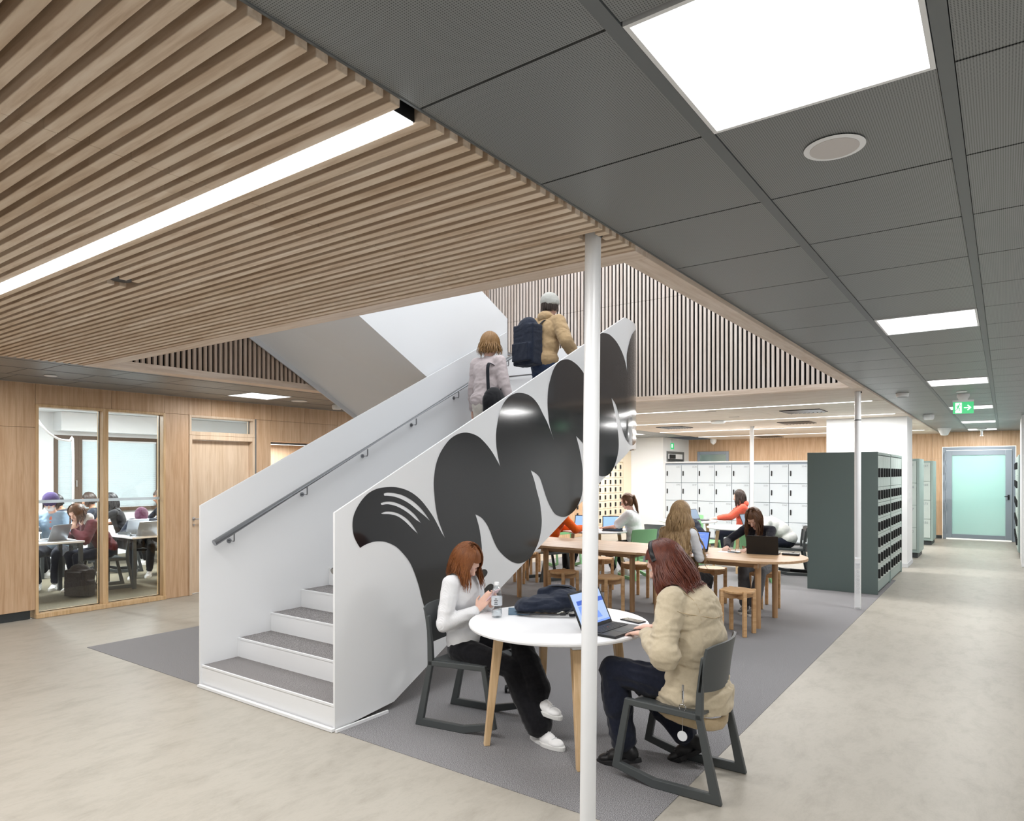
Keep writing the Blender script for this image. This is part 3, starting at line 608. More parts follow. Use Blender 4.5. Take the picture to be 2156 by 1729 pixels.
for i, (x, y, l) in enumerate([(-2.6, 11.55, 'largest black ceiling vent, nearest the white wall block'), (-3.3, 14.1, 'black ceiling vent behind the nearest one'), (-5.8, 14.05, 'black ceiling vent on the left by the mural'), (-5.2, 19.2, 'small far black ceiling vent before the oak wall')]):
    t_ = thing('ceiling_vent', l, 'vent', (x, y, ZW), group='black vents in the hall ceiling')
    fb = MB(); w = .3
    for s in (-1, 1): fb.box((s * w, -w, -.012), (s * (w - .02), w, .01)).box((-w + .0201, s * w, -.012), (w - .0201, s * (w - .02), .01))
    fb.build('frame', M['blackplastic'], t_); sl = MB()
    for k in range(9):
        q = -w + .05 + k * .062; sl.add([(q, -w, -.02), (q + .03, -w, .0), (q + .03, w, .0), (q, w, -.02)], [(0, 1, 2, 3)])
    sl.build('louvre', M['blackplastic'], t_); MB().box((-w, -w, -.001), (w, w, 0)).build('backing', M['black'], t_)
def disc(name, label, cat, loc, r, h, m1='white', m2=None, prof=None):
    t_ = thing(name, label, cat, loc); b = MB(); b.lathe(prof or [(r * .8, 0), (r, -.004), (r, -h * .6), (r * .85, -h)], n=32); b.build('housing', M[m1], t_, smooth=40)
    if m2: q = MB(); q.lathe([(r * .80, -h - .001), (r * .80, -h + .002)], n=32); q.build('grille', M[m2], t_, smooth=40)
    return t_
M['grille'] = mat('speaker_grille', (206, 202, 200), .6)
disc('ceiling_speaker', 'round white ceiling speaker in the grey tiles right of the big light panel', 'speaker', (-.427, 2.296, ZC), .088, .006, 'white', 'grille')
disc('smoke_detector', 'white round sensor with dark lens near the right timber border', 'detector', (-1.05, 9.916, ZC), .075, .05, 'white', 'blackplastic')
disc('smoke_detector', 'white smoke detector farther along the corridor ceiling', 'detector', (-1.068, 13.825, ZC), .085, .09)
disc('smoke_detector', 'flat white disc just above the exit sign', 'detector', (-.43, 10.1, ZC), .06, .012)
disc('ceiling_sounder', 'white cone shaped sounder at the far corridor ceiling', 'sounder', (-1.10, 18.2, ZC), .1, .14, prof=[(.13, 0), (.13, -.03), (.07, -.16), (.03, -.17)])
disc('sprinkler_head', 'small white sprinkler hanging before the frosted door', 'sprinkler', (-.42, 18.9, ZC), .06, .1, prof=[(.1, 0), (.1, -.02), (.02, -.05), (.02, -.16), (.035, -.17)])
disc('ceiling_speaker', 'small round white fitting in the grey ceiling at far left', 'speaker', (-8.0, 2.92, ZC), .06, .012)
disc('ceiling_speaker', 'round white speaker beyond the left light panel', 'speaker', (-8.02, 6.0, ZC), .11, .012)
disc('smoke_detector', 'white smoke detector in the left ceiling beside the stair underside', 'detector', (-8.06, 6.7, ZC), .07, .07)
disc('smoke_detector', 'round white disc on the hall ceiling crossing a light line', 'detector', (-4.4, 12.75, ZW), .14, .05)
disc('dome_camera', 'white dome camera with dark lens above the far grey door', 'camera', (-6.9, 19.6, ZW), .09, .16, prof=[(.09, 0), (.09, -.06), (.075, -.11), (.02, -.16)])
disc('ceiling_socket', 'dark round recess cut in the timber slats by the line light', 'recess', (-3.715, 1.68, ZW + .045), .06, .03, 'blackplastic')
for i, (x, y) in enumerate([(-3.85, 10.8), (-3.87, 12.05)]):
    b = MB().box((x - .09, y - .02, ZW - .003), (x + .09, y + .02, ZW + .002)); tag(b.build('ceiling_slot', M['brown'], loc=(x, y, ZW)), ['small brown slot in hall ceiling nearer the stairwell', 'small brown slot in hall ceiling farther in'][i], 'slot')
b = MB(); b.box((-1.37, 13.98, 1.28), (-1.36, 14.06, 1.36)).box((-1.37, 13.98, 1.12), (-1.36, 14.06, 1.20)); tag(b.build('wall_switch', M['white'], loc=(-1.37, 14.02, 1.24), bevel=.002), 'pair of white switch plates on the corridor side of the white wall block', 'switch')
# exit signs
t_ = thing('exit_sign', 'green exit sign with running figure and white arrow hanging in the corridor', 'exit sign', (-.43, 10.5, ZC))
b = MB(); b.lathe([(.07, 0), (.07, -.03), (.055, -.06), (.05, -.075)], n=20); b.build('ceiling_mount', M['white'], t_, smooth=40)
b = MB(); b.box((-.115, -.012, -.10), (.115, .012, -.075)); b.build('lamp_bar', M['white'], t_)
b = MB(); b.box((-.112, -.006, -.25), (.112, .006, -.10)); pl = b.build('sign_plate', M['green_sign'], t_)
b = MB(); b.box((-.085, -.009, -.24), (-.015, -.0065, -.11)); b.build('doorway_symbol', M['sign_white'], pl)
f = lambda u, w, h: (-.05 + u * .001, h, -.175 + w * .001)
b = MB(); Q = lambda p: b.prism(p, -.0105, -.0095, f)
Q([(10 + 9 * cos(a * pi / 4), 48 + 9 * sin(a * pi / 4)) for a in range(8)])
b.strip([(4, 34), (-8, 4), (-14, -6)], [16, 15, 12], -.0105, -.0095, f); b.strip([(2, 32), (22, 26), (32, 36)], [8, 7, 6], -.0105, -.0095, f); b.strip([(0, 30), (-18, 22), (-22, 6)], [8, 7, 6], -.0105, -.0095, f)
b.strip([(-8, 4), (10, -8), (8, -32), (16, -34)], [11, 10, 8, 7], -.0105, -.0095, f); b.strip([(-10, 2), (-16, -20), (-38, -34)], [11, 9, 7], -.0105, -.0095, f); b.build('running_figure', M['green_sign'], pl)
f = lambda u, w, h: (.045 + u * .001, h, -.175 + w * .001)
b = MB(); b.strip([(-36, 0), (26, 0)], 13, -.009, -.0065, f); b.strip([(2, 32), (34, 0), (2, -32)], 13, -.009, -.0065, f); b.build('arrow', M['sign_white'], pl)
t_ = thing('exit_sign', 'tiny green exit sign on the far white wall corner', 'exit sign', (-7.872, 18.9, 2.43))
MB().box((-.01, -.1, -.09), (.01, .1, .09)).build('sign_plate', M['green_sign'], t_); MB().box((.011, -.08, -.05), (.013, -.01, .05)).build('doorway_symbol', M['sign_white'], t_)
MB().box((-.01, -.1, .09), (.02, .1, .17)).build('mount', M['white'], t_)

# ------------------------------------------------------------------ slim steel columns
def pole(label, base_, top, r, mt='steelwhite'):
    t_ = thing('steel_column', label, 'column', base_); d = V(top) - V(base_)
    b = MB(); b.cone((0, 0, 0), d, r, r, 32); b.build('shaft', M[mt], t_, smooth=50)
    b = MB(); b.box((d.x + r * .3, d.y - .012, d.z - .02), (d.x + r + .008, d.y + .012, d.z)); b.build('top_clip', M['blackplastic'], t_)
    return t_, d
pole('white round steel column in the foreground before the round table', (-1.43, 2.523, 0), (-1.41, 2.537, 2.66), .034)
t_, d = pole('white round column with a row of power sockets near the green lockers', (-1.442, 9.154, 0), (-1.442, 9.154, 2.632), .036)
t_.rotation_euler = (0, 0, 0)
b = MB(); b.lathe([(.0365, 2.28), (.0375, 2.285), (.0375, 2.29), (.0365, 2.295)], n=24); b.build('joint_ring', M['railgrey'], t_, smooth=40)
fc = MB(); R_ = Matrix.Rotation(radians(8), 4, 'Z'); fc.M = R_; fc.box((-.03, -.046, .02), (.03, -.03, .62)); sp = fc.build('socket_panel', M['white'], t_, bevel=.004)
for k in range(6):
    z = .21 + k * .048; q = MB(); q.M = R_ @ Matrix.Translation((0, -.047, z)) @ Matrix.Rotation(pi / 2, 4, 'X'); q.lathe([(.019, -.002), (.021, .001), (.021, .002), (.017, .002), (.016, -.002)], n=20)
    so = q.build('socket', M['greywall'], sp, smooth=40); q = MB(); q.M = R_
    for s in (-1, 1): q.cone((s * .006, -.0515, z), (s * .006, -.045, z), .0022, .0022, 8)
    q.build('socket_hole', M['blackplastic'], so)
q = MB(); q.M = R_; q.box((-.024, -.05, .535), (.024, -.045, .56)); q.box((-.024, -.05, .50), (.024, -.045, .525)); q.build('data_port', M['greywall'], sp)
pole('white round column standing in front of the grey locker row', (-4.35, 14.72, 0), (-4.35, 14.72, 2.632), .042)

# ------------------------------------------------------------------ lockers
def handle_mesh(): b = MB(); b.box((-.013, -.012, -.06), (.013, 0, .06)); b.m = 1; b.lathe([(.008, 0), (.008, .004)], n=10); return b
def bank(label, x0, x1, y, ncol, nrow, cw, rh, z0, nums, depth=.45):
    t_ = thing('locker_bank', label, 'lockers', ((x0 + x1) / 2, y, 0)); O = V(t_.location); b = MB(); b.M = Matrix.Translation(-O)
    b.box((x0, y + .02, z0 - .02), (x1, y + depth, z0 + nrow * rh + .04)); b.build('carcass', M['doorframe'], t_)
    b = MB(); b.M = Matrix.Translation(-O); b.box((x0 + .01, y + .05, 0), (x1 - .01, y + depth, z0 - .02)); b.build('plinth', M['darksteel'], t_)
    for r_ in range(nrow):
        for c in range(ncol):
            xa = x0 + .012 + c * cw; za = z0 + (nrow - 1 - r_) * rh
            q = MB(); q.M = Matrix.Translation(-O); q.box((xa + .005, y, za + .005), (xa + cw - .005, y + .018, za + rh - .005)); dr = q.build('door', M['lockergrey'], t_, bevel=.003)
            hx = xa + .045; q = MB(); q.M = Matrix.Translation(-O); q.prism([(hx + .013 * cos(a), za + rh * .52 + (.045 if sin(a) > 0 else -.045) + .013 * sin(a)) for a in [i * pi / 6 + .01 for i in range(12)]], y - .014, y, XZ)
            q.build('handle', M['blackplastic'], dr); 
            text(str(nums + 13 * r_ + c), .052, (xa + cw - .075 - O.x, -.001, za + rh - .05), (pi / 2, 0, 0), M['ink'], dr)
    return t_
CW = .389
bank('long grey locker bank with numbered doors left of the hall column', -6.47, -4.5, 15.1, 5, 4, CW, .413, .18, 3333)
bank('shorter grey locker bank with numbered doors right of the hall column', -4.49, -3.3, 15.1, 3, 4, CW, .413, .18, 3338)
b = MB().box((-6.48, 15.08, 1.875), (-3.28, 15.56, 1.905)); tag(b.build('locker_top_board', M['white'], loc=(-4.9, 15.3, 1.875), bevel=.003), 'long pale top board lying across the grey lockers', 'board')
# dark green-grey locker block with small doors on its corridor side
t_ = thing('locker_bank', 'nearer half of the dark green locker block, with its blank dark end panel', 'lockers', (-1.83, 10.35, 0), group='dark green locker block')
O = V(t_.location)
ZR = [.172, .383, .594, .81, 1.023, 1.24, 1.455, 1.885]
def side_bank(t_, y0, y1, x0, xf, end, O, ncol=5):
    T_ = Matrix.Translation(-O)
    b = MB(); b.M = T_; b.box((x0, y0 + (.03 if end else .0), .0), (xf - .03, y1, 1.93)); b.build('carcass', M['lockerdark'], t_)
    if end: b = MB(); b.M = T_; b.box((x0, y0, 0), (xf, y0 + .025, 1.935)); b.build('end_panel', M['lockerdark'], t_, bevel=.002)
    b = MB(); b.M = T_; b.box((xf - .03, y0 + .03, 1.895), (xf, y1, 1.93)).box((xf - .03, y1 - .03, 0), (xf, y1, 1.93)).box((xf - .03, y0 + .03, .03), (xf - .012, y1 - .03, .165)); b.build('frame', M['lockergreen'], t_)
    cw = (y1 - y0 - .06) / ncol
    for r_ in range(7):
        for c in range(ncol):
            ya = y0 + .03 + c * cw; q = MB(); q.M = T_; q.box((xf - .03, ya + .003, ZR[r_] + .003), (xf - .004, ya + cw - .003, ZR[r_ + 1] - .003)); dr = q.build('door', M['lockerface'], t_)
            zm = (ZR[r_] + ZR[r_ + 1]) / 2 - (.0 if r_ < 6 else .02); q = MB(); q.M = T_; q.box((xf - .004, ya + .03, zm - .062), (xf + .022, ya + .075, zm + .062)); q.build('handle', M['blackplastic'], dr, bevel=.004)
side_bank(t_, 10.35, 11.65, -2.28, -1.385, True, O)
t2 = thing('locker_bank', 'farther half of the dark green locker block, against the white wall block', 'lockers', (-1.83, 11.66, 0), group='dark green locker block')
side_bank(t2, 11.66, 13.0, -2.28, -1.385, False, V(t2.location))
# grey-green lockers further down the corridor
def end_lockers(label, x0, xf, y0, y1, nums):
    t_ = thing('locker_bank', label, 'lockers', (xf, y0, 0)); T_ = Matrix.Translation(-V(t_.location))
    b = MB(); b.M = T_; b.box((x0, y0 + .02, .1), (xf, y1, 1.92)); b.build('carcass', M['lockergreen'], t_, bevel=.002)
    b = MB(); b.M = T_; b.box((x0, y0 + .06, 0), (xf - .03, y1 - .02, .1)); b.build('plinth', M['darksteel'], t_)
    b = MB(); b.M = T_; b.box((xf - .04, y0, .1), (xf, y0 + .02, 1.92)); b.build('frame', M['lockergreen'], t_)
    for r_ in range(4):
        za = .16 + r_ * .43; q = MB(); q.M = T_; q.box((xf - .44, y0 + .002, za + .005), (xf - .05, y0 + .02, za + .425)); dr = q.build('door', M['lockerface'], t_)
        text(str(nums + 13 * (3 - r_)), .07, (xf - .16 - xf, .0, za + .35), (pi / 2, 0, 0), M['ink'], dr)
end_lockers('grey green locker stack just past the white wall block', -2.2, -1.33, 15.24, 16.15, 3321)
end_lockers('grey green locker stack nearest the frosted corridor door', -2.2, -1.32, 18.15, 19.1, 3247)
t_ = thing('locker_bank', 'pale lockers with black handles along the right corridor wall', 'lockers', (.6, 16.5, 0)); T_ = Matrix.Translation(-V(t_.location))
b = MB(); b.M = T_; b.box((.22, 16.4, .1), (.98, 19.8, 2.0)); b.build('carcass', M['lockergreen'], t_, bevel=.003); b = MB(); b.M = T_; b.box((.25, 16.42, 0), (.95, 19.78, .1)); b.build('plinth', M['darksteel'], t_)
for c in range(8):
    for r_ in range(5):
        q = MB(); q.M = T_; q.box((.205, 16.45 + c * .41, .12 + r_ * .37), (.22, 16.84 + c * .41, .48 + r_ * .37)); dr = q.build('door', M['lockerface'], t_)
        q = MB(); q.M = T_; q.box((.18, 16.5 + c * .41, .24 + r_ * .37), (.205, 16.53 + c * .41, .37 + r_ * .37)); q.build('handle', M['blackplastic'], dr)
# tan phone lockers on the left wall
t_ = thing('locker_bank', 'tan small-door locker wall with black handles behind the staircase end', 'lockers', (WX, 16.4, 0)); T_ = Matrix.Translation(-V(t_.location))
b = MB(); b.M = T_; b.box((WX - .45, 15.0, .0), (WX - .03, 17.75, 1.95)); b.build('carcass', M['tan'], t_)
for c in range(9):
    for r_ in range(8):
        y0 = 15.02 + c * .302; z0 = .24 + r_ * .21; q = MB(); q.M = T_; q.box((WX - .03, y0 + .004, z0 + .004), (WX - .005, y0 + .298, z0 + .206)); dr = q.build('door', M['tan'], t_, bevel=.003)
        q = MB(); q.M = T_; q.box((WX - .005, y0 + .10, z0 + .05), (WX + .025, y0 + .145, z0 + .16)); q.build('handle', M['blackplastic'], dr)
# ------------------------------------------------------------------ chairs, stools, tables
def make_chair(label, mt, loc, rz, group=None):
    t_ = thing('chair', label, 'chair', loc, rz, group)
    for s in (-1, 1):
        b = MB(); x0, x1 = s * .235, s * .205
        b.strip([(-.27, .024), (.06, .024), (.27, .075), (.205, .425), (-.185, .415)], [.05, .05, .042, .034, .034], x0, x1, YZ(0), closed=True)
        b.strip([(-.185, .40), (-.190, .54), (-.205, .72)], [.040, .034, .018], x0, x1, YZ(0)); b.build('side_frame', mt, t_, bevel=.005)
    b = MB(); n = 8; top = []; bot = []
    for j in range(9):
        y = -.20 + j * .052
        for i in range(n + 1):
            u = -1 + 2 * i / n; z = .432 - .012 * (1 - u * u) - (.02 if j == 8 else 0) + .008 * abs(u) ** 3; top.append((u * .222, y, z)); bot.append((u * .222, y, z - .013))
    o = len(top); fs = []
    for j in range(8):
        for i in range(n):
            a = j * (n + 1) + i; fs += [(a, a + 1, a + n + 2, a + n + 1), (o + a, o + a + n + 1, o + a + n + 2, o + a + 1)]
    for j in range(8):
        for i in (0, n): a = j * (n + 1) + i; fs.append((a, a + n + 1, o + a + n + 1, o + a))
    for i in range(n):
        for j in (0, 8): a = j * (n + 1) + i; fs.append((a, a + 1, o + a + 1, o + a))
    b.add(top + bot, fs); b.build('seat', mt, t_, smooth=40)
    b = MB(); A = []; B_ = []; m_ = 7
    for j in range(m_ + 1):
        v_ = j / m_; z = .545 + .235 * v_
        for i in range(13):
            u = -1 + 2 * i / 12; y = -.185 - .025 * v_ - .050 * (1 - u * u) - .012 * v_ * v_; zz = z - (.012 * abs(u) ** 6 if j == m_ else 0) - (0.02 * (1 - u * u) if j == 0 else 0)
            A.append((u * .235, y, zz)); B_.append((u * .235, y - .013, zz))
    o = len(A); fs = []
    for j in range(m_):
        for i in range(12): a = j * 13 + i; fs += [(a, a + 1, a + 14, a + 13), (o + a, o + a + 13, o + a + 14, o + a + 1)]
        for i in (0, 12): a = j * 13 + i; fs.append((a, a + 13, o + a + 13, o + a))
    for i in range(12):
        for j in (0, m_): a = j * 13 + i; fs.append((a, a + 1, o + a + 1, o + a))
    b.add(A + B_, fs); b.build('backrest', mt, t_, smooth=40)
    return t_
def face(dx, dy): return atan2(dy, dx) - pi / 2
ch0 = make_chair('dark grey plastic chair carrying the girl in the white ribbed top', M['darkplastic'], (-2.875, 3.53, 0), face(.985, .17))
copytree(ch0, (-1.44, 3.555, 0), face(-1, -.03), 'dark grey plastic chair carrying the girl in the beige jacket')
G = 'plastic chairs round the hall tables'
def hall_chair(kind, label, x, y, dx, dy):
    src = CH.get(kind)
    if src is None:
        CH[kind] = make_chair(label, M[kind], (x, y, 0), face(dx, dy), G); return CH[kind]
    return copytree(src, (x, y, 0), face(dx, dy), label, G)
CH = {}
hall_chair('greenplastic', 'green plastic chair carrying the person in the white t-shirt', -4.70, 9.84, -.85, .45)
hall_chair('greenplastic', 'green plastic chair on the far left side of the left round table', -6.35, 10.35, .8, -.6)
hall_chair('greenplastic', 'green plastic chair between two grey ones near the white wall', -5.45, 11.9, .95, .3)
hall_chair('greenplastic', 'green plastic chair on the far side of the farthest round table', -5.22, 13.45, .2, -1)
hall_chair('greenplastic', 'green plastic chair carrying the person in the coral hoodie', -3.98, 13.0, -.85, -.5)
hall_chair('greenplastic', 'green plastic chair behind the girl in the black cardigan', -3.12, 10.72, -.35, .94)
hall_chair('greenplastic', 'green plastic chair with a navy coat over its back', -4.42, 11.95, .93, -.35)
CHD = copytree(ch0, (-2.84, 11.70, 0), face(-.95, -.32), 'dark grey plastic chair carrying the slumped person in the white sweater', G)
copytree(ch0, (-5.75, 8.92, 0), face(.4, .91), 'dark grey plastic chair carrying the person in the orange hoodie', G)
hall_chair('greyplastic', 'light grey plastic chair directly behind the middle green one', -5.62, 12.35, .95, .3)
hall_chair('greyplastic', 'light grey plastic chair closest to the girl in the white t-shirt', -4.72, 10.95, .2, 1)

def make_stool(label, loc, rz, group=None):
    t_ = thing('stool', label, 'stool', loc, rz, group)
    b = MB(); b.lathe([(.158, .425), (.165, .43), (.165, .447), (.160, .452)], n=36); b.build('seat', M['stoolwood'], t_, smooth=40)
    for k in range(4):
        a = k * pi / 2; b = MB(); b.M = Matrix.Rotation(a, 4, 'Z'); b.box((.150, -.019, 0), (.190, .019, .456)); b.build('leg', M['stoolwood'], t_, bevel=.006)
    b = MB()
    for k in range(2):
        b.M = Matrix.Rotation(k * pi / 2, 4, 'Z'); b.prism([(-.155, .425), (.155, .425), (.155, .375), (.09, .36), (-.09, .36), (-.155, .375)], -.016, .016, XZ)
    b.build('cross_rail', M['stoolwood'], t_, bevel=.003); return t_
SG = 'round oak stools at the long table'
s0 = make_stool('round oak stool nearest the camera, at the rounded table end', (-2.22, 7.03, 0), radians(40), SG)
for l, x, y, a in [('round oak stool just right of the white foreground column', -3.72, 7.05, 20), ('round oak stool left of the foreground column, near its laptop', -4.37, 7.12, 30), ('round oak stool beyond the table, left of the girl in the cardigan', -3.0, 8.46, 35),
                   ('round oak stool half under the table, right of the column', -3.98, 8.3, 12), ('round oak stool on the far side, beside the column', -4.62, 8.52, 40), ('round oak stool under the girl in the black cardigan', -2.40, 8.62, 5),
                   ('round oak stool under the girl with long blond hair', -2.84, 6.86, 15), ('round oak stool far left, beneath the mural edge', -5.85, 8.45, 25), ('round oak stool farthest left, seen under the stairs', -6.25, 9.3, 10)]:
    copytree(s0, (x, y, 0), radians(a), l, SG)

def long_table(label, x0, x1, legs, rounded=0):
    xc = (x0 + x1) / 2; t_ = thing('table', label, 'table', (xc, 7.72, 0), 0, 'long oak table made of joined sections'); b = MB(); hw = .53
    y0, y1 = -hw, hw; poly = []
    xl, xr = x0 - xc + .001, x1 - xc - .001
    if rounded == 1: poly = [(xl, y0), (xr - hw, y0)] + [(xr - hw + hw * sin(a), -hw * cos(a)) for a in [pi * i / 24 for i in range(1, 24)]] + [(xr - hw, y1), (xl, y1)]
    elif rounded == -1: poly = [(xr, y1), (xl + hw, y1)] + [(xl + hw - hw * sin(a), hw * cos(a)) for a in [pi * i / 24 for i in range(1, 24)]] + [(xl + hw, y0), (xr, y0)]
    else: poly = [(xl, y0), (xr, y0), (xr, y1), (xl, y1)]
    b.prism(poly, .702, .73, XY); b.build('tabletop', M['oak'], t_, bevel=.004)
    for lx in legs:
        for ly in (-.33, .33):
            b = MB(); b.cone((lx - xc, ly, 0), (lx - xc, ly, .70), .030, .034, 20); b.build('leg', M['oakz'], t_, smooth=40)
        b = MB(); b.box((lx - xc - .02, -.42, .64), (lx - xc + .02, .42, .70)); b.build('cross_beam', M['oak'], t_, bevel=.003)
    b = MB()
    for ly in (-.30, .30): b.box((legs[0] - xc, ly - .012, .635), (legs[1] - xc, ly + .012, .70))
    b.build('apron_rail', M['oak'], t_, bevel=.002); return t_
long_table('oak table section with the rounded right end and the black laptop', -3.43, -1.70, (-2.12, -3.27), 1)
long_table('middle oak table section behind the foreground column', -4.95, -3.43, (-3.58, -4.80))
long_table('left oak table section running behind the mural panel', -6.62, -4.95, (-5.22, -6.1), -1)

def round_table(label, loc, rz, group=None):
    t_ = thing('round_table', label, 'table', loc, rz, group); b = MB(); b.lathe([(.535, .706), (.552, .712), (.555, .722), (.552, .73)], n=72); b.build('tabletop', M['table'], t_, smooth=30)
    for k in range(4):
        a = k * pi / 2; b = MB(); p0 = V((.45 * cos(a), .45 * sin(a), 0)); p1 = V((.375 * cos(a), .375 * sin(a), .655)); R_ = Matrix.Rotation(a, 3, 'Z')
        def q(c, s_, z): return [c + R_ @ V((sx * s_, sy * s_, 0)) for sx, sy in ((-1, -1), (1, -1), (1, 1), (-1, 1))]
        b.add(q(p0, .018, 0) + q(p1, .027, 0), [(0, 3, 2, 1), (4, 5, 6, 7), (0, 1, 5, 4), (1, 2, 6, 5), (2, 3, 7, 6), (3, 0, 4, 7)]); lg = b.build('leg', M['ash'], t_, bevel=.004)
        b = MB(); p2 = V((.368 * cos(a), .368 * sin(a), .708)); b.add(q(p1 + V((0, 0, .001)), .0275, 0) + q(p2, .029, 0), [(0, 3, 2, 1), (4, 5, 6, 7), (0, 1, 5, 4), (1, 2, 6, 5), (2, 3, 7, 6), (3, 0, 4, 7)]); b.build('leg_bracket', M['table'], lg, bevel=.003)
    return t_
rt = round_table('round white table with oak legs in the foreground', (-2.235, 3.585, 0), radians(47))
RG = 'round white tables in the study hall'
copytree(rt, (-5.35, 9.72, 0), radians(20), 'round white table shared by the orange hoodie and the white t-shirt', RG)
copytree(rt, (-4.96, 12.65, 0), radians(35), 'farthest round white table, used by the coral hoodie', RG)
copytree(rt, (-3.62, 11.62, 0), radians(10), 'round white table in front of the slumped white sweater', RG)

# ------------------------------------------------------------------ laptops and small things
def laptop(label, loc, rz, ang=112, scr='fg', w=.31, d=.215, lid='blackplastic', group=None):
    t_ = thing('laptop', label, 'laptop', loc, rz, group)
    b = MB(); b.box((-w / 2, -d / 2, .001), (w / 2, d / 2, .016)); ba = b.build('base', M['blackplastic'] if lid == 'blackplastic' else M['alu'], t_, bevel=.003)
    k = MB(); nx, ny = 14, 5
    for j in range(ny):
        for i in range(nx):
            kx = -w * .45 + i * w * .9 / nx; ky = -d * .05 + j * d * .42 / ny
            k.box((kx + .001, ky + .001, .0162), (kx + w * .9 / nx - .0025, ky + d * .42 / ny - .0025, .0185))
    k.build('keyboard', M['keycap'], ba); q = MB().box((-.05, -d * .42, .016), (.05, -d * .12, .0167)); q.build('trackpad', M['darksteel'], ba)
    L_ = Matrix.Translation((0, d / 2, .014)) @ Matrix.Rotation(radians(ang - 90), 4, 'X') @ Matrix.Rotation(0, 4, 'X')
    L_ = Matrix.Translation((0, d / 2, .014)) @ Matrix.Rotation(-radians(ang - 90), 4, 'X')
    b = MB(); b.M = L_; b.box((-w / 2, -.003, 0), (w / 2, .004, d)); ld = b.build('lid', M[lid], t_, bevel=.002)
    def sc(n, x0, x1, z0, z1, mt, off): q = MB(); q.M = L_; q.box((x0 * w, -.0035 - off, z0 * d), (x1 * w, -.003 - off, z1 * d)); return q.build(n, M[mt], ld)
    if scr == 'fg':
        sc('screen', -.46, .46, .08, .94, 'screenw', 0); sc('browser_bar', -.46, .46, .80, .85, 'screenw', .0004); sc('page_header', -.36, .46, .62, .74, 'screend', .0006)
        q = MB(); q.M = L_; q.prism([(-.36 * w, .2 * d)] + [(-.36 * w + .62 * w * (i / 12), d * (.2 + .4 * sqrt(max(0, 1 - (i / 12) ** 2)))) for i in range(13)], -.0043, -.004, XZ); q.build('page_picture', M['screen'], ld)
        sc('page_badge', .30, .40, .86, .91, 'badge', .0006); sc('taskbar', -.46, .46, .08, .13, 'screen', .0006)
    elif scr == 'doc':
        sc('screen', -.46, .46, .08, .94, 'screen', 0)
        for i in range(9): sc('text_line', -.36, .30 - .07 * (i % 3), .80 - i * .075, .82 - i * .075, 'screenw', .0005)
    elif scr == 'dim': sc('screen', -.46, .46, .08, .94, 'screendim', 0)
    elif scr == 'pale': sc('screen', -.46, .46, .08, .94, 'screenpale', 0)
    return t_
M['keycap'] = mat('black_keycap', (40, 41, 44), .5); M['badge'] = mat('pink_badge', (230, 120, 190), .3, emit=(230, 120, 190), es=.5)
M['screenpale'] = mat('laptop_screen_pale', (140, 180, 225), .2, emit=(150, 190, 235), es=.7)
lt = laptop('black laptop with blue web page in front of the girl in the beige jacket', (-1.84, 3.555, .73), radians(86), 116, 'fg', .33, .225)
q = MB(); q.ball((0, .04, .019), (.003, .003, .002), 10, 6); q.build('pointing_stick', mat('red_stick', (190, 40, 40), .5), lt, smooth=60)
laptop('black laptop with lid towards us before the girl in the cardigan', (-2.22, 7.96, .73), radians(180 + 8), 104, 'none', .34, .205)
laptop('black laptop with blue text page beside the girl with blond hair', (-2.98, 7.68, .73), radians(-12), 105, 'doc', .33, .225)
laptop('laptop with pale screen before the person in the white t-shirt', (-5.03, 9.68, .73), radians(28), 108, 'pale', .32, .22)
laptop('laptop with pale screen before the person in the orange hoodie', (-5.55, 9.58, .73), radians(10), 108, 'pale', .32, .22)
laptop('laptop seen from the side before the person in the coral hoodie', (-4.72, 12.75, .73), radians(82), 115, 'dim', .32, .22)
laptop('laptop seen from the side before the slumped white sweater', (-3.42, 11.72, .73), radians(80), 112, 'dim', .32, .22)

def phone(label, loc, rot, c='black_glass'):
    t_ = thing('phone', label, 'phone', loc); t_.rotation_euler = rot
    b = MB(); b.box((-.036, -.075, .0), (.036, .075, .008)); b.build('body', M['blackplastic'] if c == 'black_glass' else M[c], t_, bevel=.003)
    b = MB(); b.box((-.033, -.071, .008), (.033, .071, .0084)); b.build('screen', M['blackgloss'], t_); return t_
M['blackgloss'] = mat('black_glass', (16, 16, 18), .08); M['pinkcase'] = mat('pale_pink_phone_case', (224, 190, 194), .4)
phone('black phone lying behind the foreground laptop, by the jacket sleeve', (-1.865, 3.86, .73), (0, 0, radians(75)))
phone('black phone lying under the writing hands of the girl in the cardigan', (-2.52, 7.86, .73), (0, 0, radians(60)))
t_ = thing('power_bank', 'black flat device with a cable on the rounded end of the oak table', 'device', (-1.93, 7.98, .73), radians(5))
b = MB(); b.box((-.09, -.04, 0), (.09, .04, .022)); b.build('body', M['blackplastic'], t_, bevel=.006); b = MB(); b.tube(spline([(0, .04, .01), (.03, .08, .03), (-.03, .12, .004), (-.09, .06, .004), (-.14, .02, .004)], 5), .0025, 6); b.build('cable', M['blackplastic'], t_, smooth=60)
b = MB().box((-2.70, 7.80, .73), (-2.50, 8.05, .7315)); tag(b.build('paper_sheet', M['white'], loc=(-2.6, 7.9, .73)), 'white sheet of paper under the writing hand on the oak table', 'paper')
b = MB().box((-2.90, 7.30, .73), (-2.68, 7.48, .7315)); tag(b.build('paper_sheet', M['white'], loc=(-2.8, 7.4, .73)), 'small white paper beside the blond girl on the oak table', 'paper')
